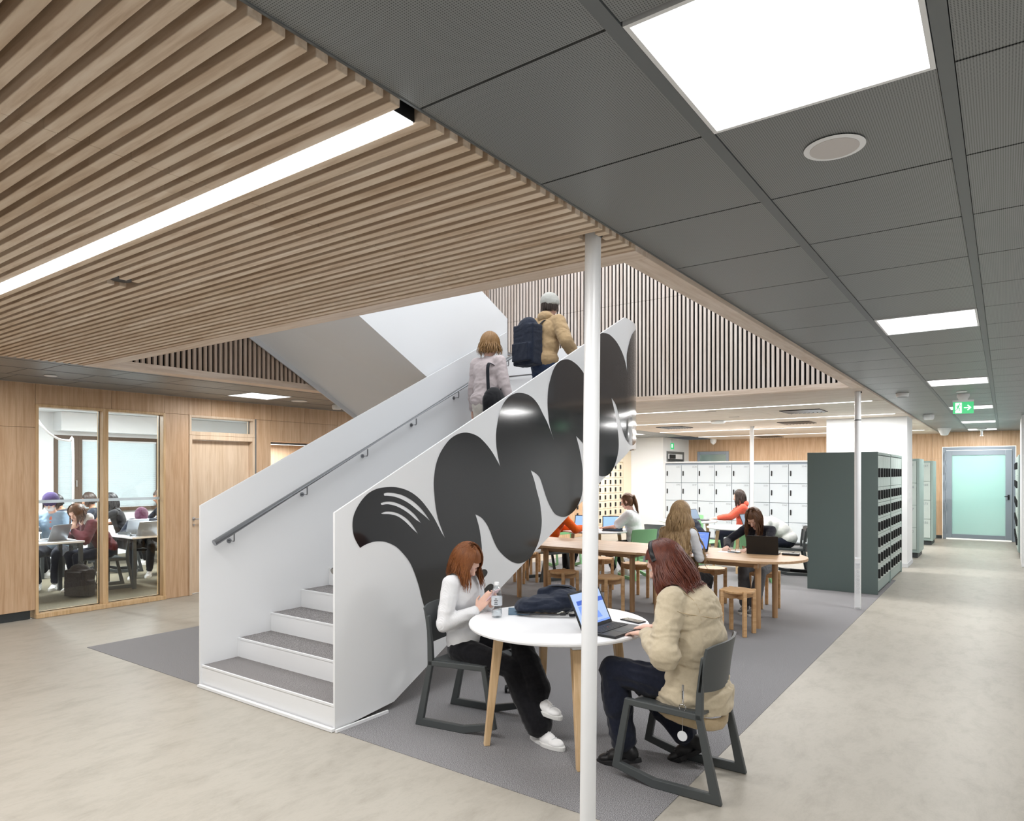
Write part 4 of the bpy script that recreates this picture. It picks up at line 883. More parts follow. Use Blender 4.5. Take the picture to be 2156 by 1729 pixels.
# bottle
t_ = thing('water_bottle', 'clear plastic water bottle standing on the round white table', 'bottle', (-2.618, 3.458, .73))
M['plastic'] = plasticmat('clear_plastic'); M['label'] = mat('bottle_label', (226, 232, 238), .5, alpha=.65)
b = MB(); b.lathe([(.02, .001), (.032, .004), (.034, .02), (.031, .05), (.034, .08), (.031, .105), (.034, .125), (.034, .15), (.028, .178), (.016, .195), (.0135, .20), (.0135, .212)], n=28); b.build('body', M['plastic'], t_, smooth=50)
b = MB(); b.lathe([(.0155, .205), (.0155, .222), (.014, .224)], n=20); b.build('cap', M['white'], t_, smooth=40)
b = MB(); b.lathe([(.0348, .078), (.0348, .132)], n=28); lb = b.build('label_band', M['label'], t_, smooth=60); b = MB(); b.lathe([(.03, .004), (.031, .05)], n=24); b.build('water', M['plastic'], t_, smooth=60)
for i in range(4):
    b = MB(); a = radians(-62); c_ = V((.0353 * cos(a), .0353 * sin(a), .088 + i * .011)); tx = V((-sin(a), cos(a), 0)); w_ = [.012, .009, .013, .007][i]
    b.add([c_ - tx * w_, c_ + tx * w_, c_ + tx * w_ + V((0, 0, .004)), c_ - tx * w_ + V((0, 0, .004))], [(0, 1, 2, 3)]); b.build('label_print', M['keycap'], lb)
# castor wheels of something standing under the stairs
for i, (x, y) in enumerate([(-3.30, 4.25), (-3.02, 4.13)]):
    t_ = thing('castor', ['left black castor wheel behind the dark grey chair frame', 'right black castor wheel seen between table leg and trousers'][i], 'castor', (x, y, 0), radians(30), 'castor wheels behind the foreground table')
    b = MB()
    for s in (-1, 1): b.cone((s * .006, 0, .028), (s * .024, 0, .028), .028, .026, 20)
    b.build('wheel', M['blackplastic'], t_, smooth=40); b = MB(); b.box((-.01, -.012, .03), (.01, .03, .075)); b.build('fork', M['blackplastic'], t_)
b = MB().box((-3.15, 11.9, 0), (-2.30, 11.98, .05)); tag(b.build('cable_ramp', M['black'], loc=(-2.7, 11.95, 0), bevel=.01), 'low black strip on the floor left of the dark green lockers', 'cable ramp')
# ------------------------------------------------------------------ people
def skin_mat(n, c): m = cloth(n, c, .55, 30, 6, .04, 0); nt(m)[3].inputs['Subsurface Weight'].default_value = .08; nt(m)[3].inputs['Subsurface Radius'].default_value = (.02, .008, .004); return m
SK = {'light': skin_mat('fair_skin', (226, 186, 168)), 'mid': skin_mat('tan_skin', (196, 150, 124)), 'brown': skin_mat('brown_skin', (138, 94, 70)), 'dark': skin_mat('dark_skin', (98, 66, 50))}
def hair_mat(n, c1, c2, c3):
    m = mat(n, c1, .42, spec=.4); t, N, L, b = nt(m); v = coords(m, (26, 26, 3)); a = noise_tex(m, v, 1.6, 4, .7); md = lambda p, q: tuple(p[i] * .55 + q[i] * .45 for i in range(3)); base(m, ramp(m, a, [(.28, md(c1, c2)), (.5, c1), (.72, md(c1, c3))])); return m
HM = {'auburn': hair_mat('auburn_hair', (96, 50, 38), (52, 28, 24), (142, 78, 52)), 'copper': hair_mat('copper_brown_hair', (126, 76, 42), (76, 44, 28), (166, 110, 62)), 'blond': hair_mat('highlighted_blond_hair', (148, 120, 84), (84, 62, 44), (200, 172, 128)),
      'brown': hair_mat('brown_hair', (96, 66, 46), (58, 40, 30), (130, 94, 66)), 'dark': hair_mat('dark_brown_hair', (54, 42, 36), (32, 26, 24), (78, 62, 52)), 'black': hair_mat('black_hair', (30, 28, 30), (18, 17, 19), (50, 48, 52)), 'curl': hair_mat('golden_curly_hair', (140, 106, 66), (104, 74, 42), (172, 134, 88))}
CL = {n: cloth(n, c, k=5) for n, c in dict(white_knit=(226, 227, 230), beige_cotton=(198, 185, 160), beige_rib=(188, 168, 136), black_denim=(22, 22, 26), navy_sweatpants=(28, 32, 46), orange_fleece=(222, 92, 22), white_cotton=(222, 224, 228), coral_fleece=(214, 96, 76),
      black_knit=(34, 34, 42), grey_jeans=(98, 100, 104), black_cotton=(30, 30, 33), cream_knit=(228, 228, 226), light_denim=(150, 176, 200), burgundy_fleece=(92, 30, 40), dark_jacket=(34, 40, 52), purple_knit=(62, 48, 92), purple_scarf=(98, 62, 84), grey_knit=(96, 106, 114),
      taupe_cardigan=(196, 184, 184), tan_hoodie=(176, 150, 114), navy_canvas=(36, 42, 56), blue_jeans=(52, 66, 92), grey_cap=(176, 176, 170), cream_trousers=(222, 216, 206), salmon_cotton=(226, 130, 112)).items()}
SHO = {'white_sneaker': mat('white_sneaker_leather', (236, 236, 236), .4), 'black_boot': mat('black_boot_leather', (24, 24, 26), .45), 'grey_sneaker': mat('grey_sneaker_suede', (110, 112, 116), .6), 'blacksole': mat('black_rubber_sole', (28, 28, 30), .7)}
EYEW = mat('eye_white', (235, 232, 228), .2); EYED = mat('eye_dark', (40, 30, 26), .15); LIP = mat('lips', (190, 116, 108), .45)

def remesh(mb, voxel, it=2, fac=.5, disp=None):
    me = bpy.data.meshes.new('t'); me.from_pydata([tuple(p) for p in mb.v], [], mb.f); me.validate()
    bm = bmesh.new(); bm.from_mesh(me); bmesh.ops.recalc_face_normals(bm, faces=bm.faces); bm.to_mesh(me); bm.free()
    o = bpy.data.objects.new('t', me); col.objects.link(o)
    r = o.modifiers.new('r', 'REMESH'); r.mode = 'VOXEL'; r.voxel_size = voxel; r.use_smooth_shade = True
    s = o.modifiers.new('s', 'SMOOTH'); s.iterations = it; s.factor = fac
    out = bpy.data.meshes.new_from_object(o.evaluated_get(bpy.context.evaluated_depsgraph_get())); bpy.data.objects.remove(o); bpy.data.meshes.remove(me)
    if disp:
        ns = [V(v_.normal) for v_ in out.vertices]
        for v_, n_ in zip(out.vertices, ns):
            v_.co = v_.co + n_ * disp(v_.co, n_)
    out.polygons.foreach_set('use_smooth', [True] * len(out.polygons)); return out
def put(me, name, mt, parent, label=None):
    me.name = name; me.materials.clear(); me.materials.append(mt); o = bpy.data.objects.new(name, me); col.objects.link(o); o.parent = parent
    if label: o['label'] = label
    return o
def ik(a, b, l1, l2, hint):
    a, b, hint = V(a), V(b), V(hint); d = b - a; L_ = min(d.length, (l1 + l2) * .999); u = d.normalized(); x = (l1 * l1 - l2 * l2 + L_ * L_) / (2 * L_)
    h = sqrt(max(0, l1 * l1 - x * x)); hn = hint - u * hint.dot(u); hn.normalize(); return a + u * x + hn * h, a + u * L_
def hand(mb, w, d, n, side, curl=.5, s=1, fr=.0078):
    d = V(d).normalized(); n = V(n); n = (n - d * n.dot(d)).normalized(); sd = d.cross(n) * side
    w = V(w)
    for k in (-.026, -.009, .009, .026): mb.cap(w + d * .012 * s + sd * k * .55 * s, w + d * .082 * s + sd * k * s, .013 * s, .0108 * s, 8)
    for k, ln_ in ((.027, .066), (.0095, .074), (-.008, .070), (-.025, .056)):
        p = w + d * .085 * s + sd * k * s; dd = d.copy(); spread = sd * k * 1.5
        for j, fac in enumerate((.42, .33, .25)):
            a = curl * (.5 + .5 * j); dd = (dd * cos(a) + n * sin(a)); dd.normalize(); q = p + (dd + spread).normalized() * ln_ * fac * s * 1.15
            mb.cap(p, q, (fr - .0006 * j) * s, (fr - .0006 * (j + 1)) * s, 8); p = q
    p = w + d * .028 * s + sd * .024 * s; q = p + (d * .6 + sd * .65 + n * .35).normalized() * .038 * s; mb.cap(p, q, .011 * s, .0095 * s, 8); r = q + (d * .9 + sd * .15 + n * .45).normalized() * .034 * s; mb.cap(q, r, .0093 * s, .0075 * s, 8)
def wrinkle(amp, f=9, zf=1.0, seed=0):
    def fn(p, n_):
        q = V((p.x * f * .8 + seed, p.y * f * .8, p.z * f * zf * 1.5)); w = noise.noise(q * .5) * 1.6
        r = 1 - abs(noise.noise(q + V((w, w * .5, w)))) * 2.2; r2 = 1 - abs(noise.noise(q * 2.3 + V((w, 3, w)))) * 2.2
        return amp * (r * .75 + r2 * .3 - .55)
    return fn
def shoe(parent, ank, yaw, pitch, style, q=.006, toe=1.0):
    R_ = Matrix.Rotation(yaw, 3, 'Z') @ Matrix.Rotation(pitch, 3, 'X'); A = V(ank); T_ = lambda v_: A + R_ @ V(v_)
    ol = []
    for i in range(28):
        a = 2 * pi * i / 28; y = .055 + .142 * cos(a) * toe; w = .048 if cos(a) > 0 else .036; w = w * (1 - .15 * (cos(a) < -.5)); ol.append((w * sin(a) * (1 if abs(sin(a)) > .3 else 1), y))
    white = style == 'white_sneaker'; m_ = SHO[style]; zb = -.095
    b = MB(); b.M = Matrix.Translation(A) @ R_.to_4x4(); b.prism([(x * 1.04, y) for x, y in ol], zb, zb + .026, XY); sm = M['rubber'] if style != 'black_boot' else SHO['blacksole']
    u = MB(); u.M = Matrix.Translation(A) @ R_.to_4x4()
    u.ball((0, -.03, -.045), (.037, .045, .052), 14, 10); u.ball((0, .06, -.058), (.042, .07, .036), 14, 10); u.ball((0, .128, -.064), (.042, .055, .026), 14, 10); u.cap((0, .0, -.03), (0, .085, -.045), .036, .028); u.cap((0, -.012, -.04), (0, -.012, .02 + (.05 if style == 'black_boot' else 0)), .038, .04)
    up = put(remesh(u, q, 2), 'shoe', m_, parent); b.build('sole', sm, up, bevel=.004)
    k = MB(); k.M = Matrix.Translation(A) @ R_.to_4x4()
    for i in range(5):
        y = .045 + i * .017; z = -.008 - i * .0065; k.tube([(-.022, y, z - .006), (0, y + .004, z + .004), (.022, y, z - .006)], .003, 6)
    k.tube(spline([(-.03, .04, -.02), (-.012, .045, .008), (0, .04, .0), (.012, .045, .008), (.03, .036, -.02)], 4), .0025, 6)
    k.build('laces', M['white'] if style != 'black_boot' else SHO['black_boot'], up, smooth=60)
    return up
def hair_long(parent, name, mt, HM_, length, n=90, seed=1, bvh=None, r=.0075, wave=.012, front=60, cap_r=1.0, gather=None, kinky=0, back_bias=None, world_down=V((0, 0, -1)), sweep=(0, 0, 0), outk=.0015, facecut=False):
    world_down = (world_down + V(sweep)).normalized() if V(sweep).length else world_down
    rnd = random.Random(seed); b = MB(); ax, ay, az = .084 * cap_r, .104 * cap_r, .118 * cap_r; C0 = V((0, -.008, .012))
    c = MB(); c.M = HM_; c.ball(C0, (ax, ay, az), 20, 14); b.v += c.v; b.f += [f for f in c.f]; 
    # remove the face side of the cap
    keep = []
    inv = HM_.inverted()
    for f in b.f:
        ctr = sum((inv @ b.v[i] for i in f), V()) / len(f)
        if facecut and ctr.y > .012 and ctr.z < .03: continue
        if not (ctr.y > .045 and ctr.z < .055) and not (ctr.z < -.055 and ctr.y > -.02): keep.append(f)
    b.f = keep; b.mi = [0] * len(keep)
    for i in range(n):
        a = radians(front + (360 - 2 * front) * (i + rnd.random()) / n); L_ = length * (.85 + .3 * rnd.random()); pts = []
        tmax = radians(88 + 10 * rnd.random()); k0 = radians(8 + 16 * rnd.random())
        for j in range(7):
            th = k0 + (tmax - k0) * j / 6; off = .004 + .006 * rnd.random()
            p = C0 + V(((ax + off) * sin(th) * sin(a), (ay + off) * sin(th) * cos(a), (az + off) * cos(th))); pts.append(HM_ @ p)
        if gather is not None:
            gp = HM_ @ V(gather); pts = pts[:4] + [pts[4].lerp(gp, .4), gp + V((rnd.uniform(-.012, .012), rnd.uniform(-.012, .012), rnd.uniform(-.01, .01)))]
        p = pts[-1].copy(); d = (pts[-1] - pts[-2]).normalized() * .5 + world_down; ph = rnd.random() * 6; steps = max(3, int(L_ / .028)); ctr = HM_ @ C0
        for j in range(steps):
            d = (d * .55 + world_down * .6); d.normalize(); out = V((p.x - ctr.x, p.y - ctr.y, 0)); out = out.normalized() if out.length > .001 else V()
            p = p + d * .028 + out * (outk if gather is None else 0) + V((sin(ph + j * .9), cos(ph * 1.7 + j * .8), 0)) * wave * .5
            if kinky: p = p + V((rnd.uniform(-1, 1), rnd.uniform(-1, 1), rnd.uniform(-.5, .5))) * kinky
            if bvh:
                loc, nn, idx, dist = bvh.find_nearest(p)
                if loc is not None and ((p - loc).dot(nn) < .010): p = loc + nn * (.010 + .006 * rnd.random())
            pts.append(p.copy())
        m_ = len(pts); R_ = [r * (.5 + .7 * min(1, k / 4)) * (1 if k < m_ - 4 else (m_ - k) / 5) for k in range(m_)]
        b.tube(pts, R_, 5, True, .55)
    return b.build(name, mt, parent, smooth=80)
def head_mesh(mb, HM_, face=True):
    s = MB(); s.M = HM_; R2 = HM_.to_3x3()
    s.ball((0, -.008, .018), (.074, .094, .100), 18, 12); s.ball((0, .032, -.040), (.052, .054, .068), 14, 10); s.ball((0, .055, -.082), (.026, .026, .026), 10, 8); s.ball((0, .03, .035), (.062, .058, .06), 12, 8)
    s.cap((0, .082, .012), (0, .102, -.026), .008, .014); s.ball((.011, .094, -.028), .009, 8, 6); s.ball((-.011, .094, -.028), .009, 8, 6)
    s.cap((-.018, .082, -.056), (.018, .082, -.056), .008, .008); s.cap((-.03, .078, .03), (.03, .078, .03), .012, .012)
    for x in (-1, 1): s.ball((x * .040, .058, -.018), (.024, .026, .024), 10, 8); s.ball((x * .077, .0, .0), (.010, .020, .031), 10, 8)
    o = len(mb.v); mb.v += s.v; mb.f += [[i + o for i in f] for f in s.f]; mb.mi += s.mi
def person(label, hip, d, lean=15, lean2=None, twist=0, head=(20, 0, 0), hands=((-.2, .4, .75), (.2, .4, .75)), hdir=((0, 1, 0), (0, 1, 0)), hnorm=((0, 0, -1), (0, 0, -1)), curl=.5, feet=((-.1, .35, .095), (.1, .35, .095)), fyaw=(0, 0), fpitch=(0, 0),
           top='white_cotton', topname='t_shirt', sleeve=1.0, puff=0.0, trousers='black_cotton', tname='trousers', flare=.0, shoes='white_sneaker', skin='light', hair=None, q=.010, elbow=((-1, -.3, -.8), (1, -.3, -.8)), knee=(0, .4, 1), s=1.0, folds=.004, legs=True,
           head_off=(0, 0, 0), neckline=0, garment_extra=None, group=None, face=False, kneeoff=0.0, zb=0, vest=None, torso=1.0, lg=1.0):
    rz = face_(d); root = thing('person', label, 'person', (hip[0], hip[1], zb), rz, group); hz = hip[2]; lean2 = lean if lean2 is None else lean2
    Rl = Matrix.Rotation(-radians(lean), 3, 'X'); R2 = Matrix.Rotation(-radians(lean2), 3, 'X') @ Matrix.Rotation(radians(twist), 3, 'Z')
    P = V((0, 0, hz)); W = P + Rl @ V((0, 0, .20 * s)); C = W + R2 @ V((0, 0, .17 * s)); Nk = C + R2 @ V((0, -.005, .145 * s))
    Rh = Matrix.Rotation(radians(twist + head[1]), 3, 'Z') @ Matrix.Rotation(-radians(head[0]), 3, 'X') @ Matrix.Rotation(radians(head[2]), 3, 'Y')
    Hc = Nk + (R2 @ V((0, 0, .055)) + Rh @ V((0, .022, .105))) * s + V(head_off); HMx = Matrix.Translation(Hc) @ Rh.to_4x4() @ Matrix.Scale(s, 4)
    body = MB(); tp = MB(); pf = puff
    S = []; E_ = []; Wr = []
    for i, sx in enumerate((-1, 1)):
        sh = Nk + R2 @ V((sx * .158 * s, 0, -.05 * s)); S.append(sh); el, wr = ik(sh, hands[i], .275 * s, .245 * s, elbow[i]); E_.append(el); Wr.append(wr)
        body.cap(sh, el, .040 * s, .034 * s); body.cap(el, wr, .034 * s, .022 * s)
        tp.cap(sh, el, (.056 + pf) * s, (.046 + pf * 1.1) * s)
        if sleeve > .6: tp.cap(el, el.lerp(wr, .5), (.046 + pf * 1.1) * s, (.042 + pf) * s); tp.cap(el.lerp(wr, .5), el.lerp(wr, .93), (.042 + pf) * s, (.033 + pf * .5) * s)
    if sleeve <= .6:
        tp = MB()
        for i in (0, 1): tp.cap(S[i], S[i].lerp(E_[i], .75), (.058 + pf) * s, (.06 + pf) * s)
    for i, sx in enumerate((-1, 1)): hand(body, Wr[i], hdir[i], hnorm[i], sx, curl, s, .0078 if q < .008 else .009)
    body.cap(Nk - V((0, 0, .04)), Hc - Rh @ V((0, .02, .05)), .052 * s, .047 * s); body.cap(C, Nk, .08 * s, .055 * s); body.cap(P, C, .08 * s, .09 * s); head_mesh(body, HMx)
    R3 = R2
    tp.ball(P + V((0, -.005, .05)), ((.158 + pf) * s, (.120 + pf) * s, .12 * s), 20, 12); tp.ball(W, ((.142 + pf) * s * torso, (.108 + pf) * s * torso, .15 * s), 20, 12, Rl); tp.ball(C, ((.158 + pf) * s, (.112 + pf) * s, .16 * s), 20, 12, R3)
    tp.cap(P + V((0, 0, .04)), W, (.112 + pf) * s, (.108 + pf) * s * torso); tp.cap(W, C, (.108 + pf) * s * torso, (.112 + pf) * s)
    tp.cap(S[0], S[1], (.056 + pf * .7) * s, (.056 + pf * .7) * s); tp.cap(C, Nk - R2 @ V((0, 0, .03)), .11 * s, .068 * s)
    if garment_extra: garment_extra(tp, locals())
    if vest:
        vb = MB(); vb.ball(P + V((0, 0, .06)), (.178 * s, .138 * s, .13 * s), 20, 12); vb.ball(W, (.155 * s, .122 * s, .16 * s), 20, 12, Rl); vb.ball(C, (.150 * s, .128 * s, .175 * s), 20, 12, R3); put(remesh(vb, q, 3, .5, wrinkle(folds, 9)), vest[0], CL[vest[1]], root)
    K = []; A_ = []
    if legs:
        tr = MB(); tr.ball(P, (.165 * s, .125 * s, .115 * s), 18, 12)
        for i, sx in enumerate((-1, 1)):
            hj = P + V((sx * .085 * s, .01, -.01)); kh = V(knee) + V((sx * .15 + kneeoff, 0, 0)) if not isinstance(knee[0], tuple) else V(knee[i]); kn, an = ik(hj, feet[i], .42 * s, .41 * s, kh); K.append(kn); A_.append(an)
            body.cap(hj, kn, .055 * s, .042 * s); body.cap(kn, an, .042 * s, .03 * s)
            tr.cap(hj, kn, .090 * s * lg, .064 * s * lg); tr.cap(kn, kn.lerp(an, .5), .064 * s * lg, (.060 * lg + flare * .6) * s); tr.cap(kn.lerp(an, .5), kn.lerp(an, .93), (.060 + flare * .6) * s, (.05 + flare) * s)
        to = put(remesh(tr, q * .95, 3, .5, wrinkle(folds * 1.1, 10, .7, 3)), tname, CL[trousers], root)
        for i in (0, 1):
            if shoes: shoe(root, A_[i], fyaw[i], fpitch[i], shoes, min(.006, q * .7) if q < .008 else .008)
    put(remesh(body, min(q * .8, .0075), 2, .5), 'body', SK[skin], root)
    tm = remesh(tp, q, 3 if q < .009 else 7, .5, wrinkle(folds, 11, 1, 1)); put(tm, topname, CL[top], root)
    b = MB(); b.M = HMx
    for x in (-1, 1): b.m = 0; b.ball((x * .030, .0705, .003), (.0115, .0085, .005), 12, 8); b.m = 1; b.ball((x * .030, .0775, .002), (.0048, .003, .0042), 10, 6)
    b.build('eyes', [EYEW, EYED], root, smooth=80); b = MB(); b.M = HMx; b.ball((0, .0905, -.053), (.018, .004, .0035), 12, 6); b.ball((0, .0895, -.060), (.015, .005, .004), 12, 6); b.build('mouth', LIP, root, smooth=80)
    bvh = BVHTree.FromPolygons([v_.co.copy() for v_ in tm.vertices], [tuple(p.vertices) for p in tm.polygons])
    J = dict(P=P, W=W, C=C, Nk=Nk, Hc=Hc, H=HMx, S=S, E=E_, Wr=Wr, K=K, A=A_, root=root, bvh=bvh, R2=R2, Rh=Rh)
    if hair: hair(J)
    return J
def face_(d): return atan2(d[1], d[0]) - pi / 2
def long_hair(c, L_, n=60, seed=1, **k): return lambda J: hair_long(J['root'], 'hair', HM[c], J['H'], L_, n, seed, J['bvh'], **k)
def short_hair(c, r=1.03, n=120, seed=2): return lambda J: hair_long(J['root'], 'hair', HM[c], J['H'], .02, n, seed, None, cap_r=r, wave=.004)
def beanie(c1, mname='beanie'):
    def f(J):
        b = MB(); b.M = J['H']; vs_ = MB(); vs_.M = J['H']; vs_.ball((0, -.012, .045), (.101, .118, .104), 18, 12); vs_.cone((0, -.006, .008), (0, -.014, .05), .108, .108, 24)
        me = remesh(vs_, .008, 2, .5, wrinkle(.002, 25)); put(me, mname, CL[c1], J['root'])
    return f

# --- foreground girl in white ribbed top, legs crossed, looking at a phone
m = CL['white_rib'] = mat('white_rib_knit', (228, 229, 232), .85, sheen=.2); t, N, L, b_ = nt(m); v = coords(m)
wv = N.new('ShaderNodeTexWave'); wv.inputs['Scale'].default_value = 55; wv.inputs['Distortion'].default_value = 1.2; wv.inputs['Detail'].default_value = 1; wv.bands_direction = 'X'; L.new(v, wv.inputs['Vector']); bump(m, wv.outputs['Fac'], .35, .003)
def jeans_button(J): b = MB(); b.ball((-.09, .115, .60), .006, 8, 6); b.build('button', M['steel'], J['root'])
P1 = (-2.93, 3.53); f1 = V((.985, .17)).normalized()
def loc1(x, y, z=0):    # world -> local of a facing frame
    dx, dy = x - P1[0], y - P1[1]; return V((dx * f1.y - dy * f1.x, dx * f1.x + dy * f1.y, z))
wR = loc1(-2.79, 3.47, .752); wL = loc1(-2.77, 3.585, .765)
J1 = person('seated girl in a white ribbed top and black jeans looking at her phone', (P1[0], P1[1], .49), f1, lean=-18, lean2=8, head=(38, -12, 0), hands=(tuple(wL), tuple(wR)), hdir=((.25, .45, .62), (-.25, .5, .7)), hnorm=((.75, .1, .2), (-.75, .1, .2)), curl=.42,
    elbow=((-.6, -.5, -.9), (.75, -.55, -.9)), feet=(tuple(loc1(-2.33, 3.50, .285)), tuple(loc1(-2.30, 3.48, .095))), fyaw=(-.25, -.35), fpitch=(-.15, 0), knee=((-.12, .45, 1.0), (.05, .5, .8)), top='white_rib', topname='sweater', trousers='black_denim', tname='jeans', flare=.045, lg=1.08, puff=.008,
    shoes='white_sneaker', hair=lambda J: (long_hair('copper', .13, 620, 3, r=.0036, wave=.009, front=34, cap_r=1.08, outk=.0055)(J), jeans_button(J)), q=.0075, folds=.004, s=.95, head_off=(0, -.05, -.03))
t_ = thing('phone', 'pale pink cased phone held by the girl in the white ribbed top', 'phone', (0, 0, 0)); 
mid = (J1['Wr'][0] + J1['Wr'][1]) / 2; rootM = Matrix.Translation((P1[0], P1[1], 0)) @ Matrix.Rotation(face_(f1), 4, 'Z')
pc = rootM @ (mid + V((0, .055, .075))); t_.location = pc; t_.rotation_euler = (radians(48), 0, face_(f1))
b = MB(); b.box((-.037, -.072, -.004), (.037, .072, .004)); b.build('case', M['pinkcase'], t_, bevel=.003); b = MB(); b.box((-.033, -.068, .004), (.033, .068, .0046)); b.build('screen', M['blackgloss'], t_)
b = MB(); pts = [rootM @ (mid + V(p)) for p in [(.05, .0, .03), (.02, -.02, .0), (.0, .03, -.03), (-.02, .08, -.02), (-.01, .12, -.04)]]; b.tube(spline([tuple(p) for p in pts], 6), .0022, 6)
tag(b.build('charging_cable', M['white'], loc=tuple(pts[2]), smooth=60), 'thin white cable hanging from the pale pink phone', 'cable')

# --- foreground girl in beige bomber jacket typing
P2 = (-1.365, 3.60); f2 = V((-.99, .02)).normalized()
def loc2(x, y, z=0):
    dx, dy = x - P2[0], y - P2[1]; return V((dx * f2.y - dy * f2.x, dx * f2.x + dy * f2.y, z))
def jacket_extra(tp, L_):
    P = L_['P']; tp.ball(P + V((0, .0, .02)), (.225, .175, .17), 20, 12); tp.ball(P + V((0, .02, -.03)), (.240, .185, .14), 20, 12); tp.cone(P + V((0, .02, -.12)), P + V((0, .02, .0)), .215, .22, 28); tp.ball(L_['W'] + V((0, -.02, .02)), (.205, .150, .2), 20, 12); tp.ball(L_['C'] + V((0, -.045, .0)), (.195, .135, .17), 20, 12)
    for i in (0, 1): tp.ball(L_['E_'][i] + V((0, -.01, -.01)), (.075, .085, .085), 14, 10)
    tp.cap(L_['Nk'] + V((-.06, -.03, .0)), L_['Nk'] + V((.06, -.03, .0)), .045, .045)
def jacket_parts(J):
    # ribbed hem
    b = MB(); n = 56; rr = []
    P = J['P']
    for z, k in ((-.165, .98), (-.157, 1.01), (-.112, 1.03), (-.098, .99)):
        for i in range(n):
            a = 2 * pi * i / n; w_ = 1 + .012 * sin(a * 14); rr.append((P.x + .226 * k * cos(a) * w_, P.y + .02 + .178 * k * sin(a) * w_, P.z + z + .03 * sin(a) + .012 * cos(2 * a)))
    fs = []
    for k in range(3):
        for i in range(n): fs.append((k * n + i, k * n + (i + 1) % n, (k + 1) * n + (i + 1) % n, (k + 1) * n + i))
    b.add(rr, fs); h_ = b.build('jacket_hem', CL['beige_rib'], J['root'], smooth=60); so = h_.modifiers.new('s', 'SOLIDIFY'); so.thickness = .012
    b = MB(); x = -.245; b.tube([(x, -.03, .56), (x - .012, -.035, .50), (x - .012, -.035, .47)], .005, 8); b.build('zip_pull', M['chrome'], J['root'], smooth=50)
    b = MB(); c_ = V((x - .018, -.035, .448)); b.tube([c_ + V((0, .018 * cos(a), .018 * sin(a))) for a in [2 * pi * i / 20 for i in range(21)]], .002, 6, False); b.build('key_ring', M['chrome'], J['root'], smooth=60)
    b = MB(); b.tube([c_ + V((0, 0, -.018)), c_ + V((0, 0, -.12))], .0018, 6); b.build('cord', M['steel'], J['root']); b = MB(); b.cone(c_ + V((-.003, 0, -.145)), c_ + V((.001, 0, -.145)), .026, .026, 28); b.build('reflector_disc', M['greywall'], J['root'], smooth=40)
    # seams: yoke line across the back
    b = MB(); bv = J['bvh']
    def seam(pts, nm):
        out = []
        for p in spline(pts, 10):
            lo, nn, i_, ds = bv.find_nearest(V(p)); out.append(lo + nn * .0012)
        for _ in range(4): out = [out[0]] + [(out[k - 1] + out[k] + out[k + 1]) / 3 for k in range(1, len(out) - 1)] + [out[-1]]
        q_ = MB(); q_.tube(out, .0022, 5); q_.build(nm, CL['beige_rib'], J['root'], smooth=80)
    C = J['C']; W = J['W']
    seam([C + V((-.24, -.05, .06)), C + V((-.12, -.2, .02)), C + V((0, -.25, .015)), C + V((.12, -.2, .02)), C + V((.24, -.05, .06))], 'yoke_seam')
    S = J['S'][0]; seam([S + V((.05, .10, .03)), S + V((.02, .0, .08)), S + V((.03, -.10, .02)), S + V((.04, -.12, -.10)), S + V((.03, -.04, -.17))], 'shoulder_seam')
    # headphones
    b = MB(); b.M = J['H']; b.tube([(.104 * sin(a), .012, .010 + .136 * cos(a)) for a in [radians(k) for k in range(-78, 79, 12)]], [.013] * 14, 8, True, .5); hb = b.build('headband', M['blackplastic'], J['root'], smooth=50)
    for x_ in (-1, 1): q_ = MB(); q_.M = J['H']; q_.cone((x_ * .066, .012, -.005), (x_ * .090, .012, -.005), .036, .030, 24); q_.build('ear_cup', M['blackplastic'], J['root'], smooth=50, bevel=.004)
wl = loc2(-1.60, 3.47, .765); wr = loc2(-1.62, 3.66, .765)
J2 = person('seated girl in a beige bomber jacket and headphones typing on a laptop', (P2[0], P2[1], .50), f2, lean=2, lean2=14, head=(28, 6, 0), hands=(tuple(wl), tuple(wr)), hdir=((.3, .9, -.12), (-.15, .95, -.1)), hnorm=((0, 0, -1), (0, 0, -1)), curl=.35, elbow=((-.9, -.55, -.8), (.8, -.5, -.8)),
    feet=(tuple(loc2(-1.73, 3.47, .12)), tuple(loc2(-1.46, 3.74, .14))), fyaw=(.05, .15), fpitch=(-.25, -.55), knee=((-.12, .9, .75), (.15, .9, .6)), top='beige_cotton', topname='jacket', puff=.022, trousers='navy_sweatpants', flare=.022, lg=1.18, shoes='black_boot', q=.0078, folds=.0085, head_off=(0, .01, -.02), garment_extra=jacket_extra,
    hair=lambda J: (long_hair('auburn', .22, 760, 5, r=.0036, wave=.020, front=66, cap_r=1.06, sweep=(-.05, -.38, 0), facecut=True)(J), jacket_parts(J)), s=1.02)
# --- girl with long blond hair, seen from behind at the long table
HG = None
person('girl with very long highlighted blond hair seen from behind at the long table', (-2.84, 6.90, .54), (.05, 1), lean=6, lean2=10, head=(14, 0, 0), hands=((-.10, .40, .76), (.12, .38, .76)), hdir=((.2, 1, 0), (-.2, 1, 0)), feet=((-.14, .30, .095), (.14, .30, .095)),
       top='white_cotton', topname='shirt', vest=('vest', 'black_cotton'), trousers='black_cotton', hair=long_hair('blond', .56, 420, 11, r=.0058, wave=.022, front=36, cap_r=1.14, outk=.0055), q=.010, elbow=((-.4, -.3, -1), (.4, -.3, -1)), puff=.006)
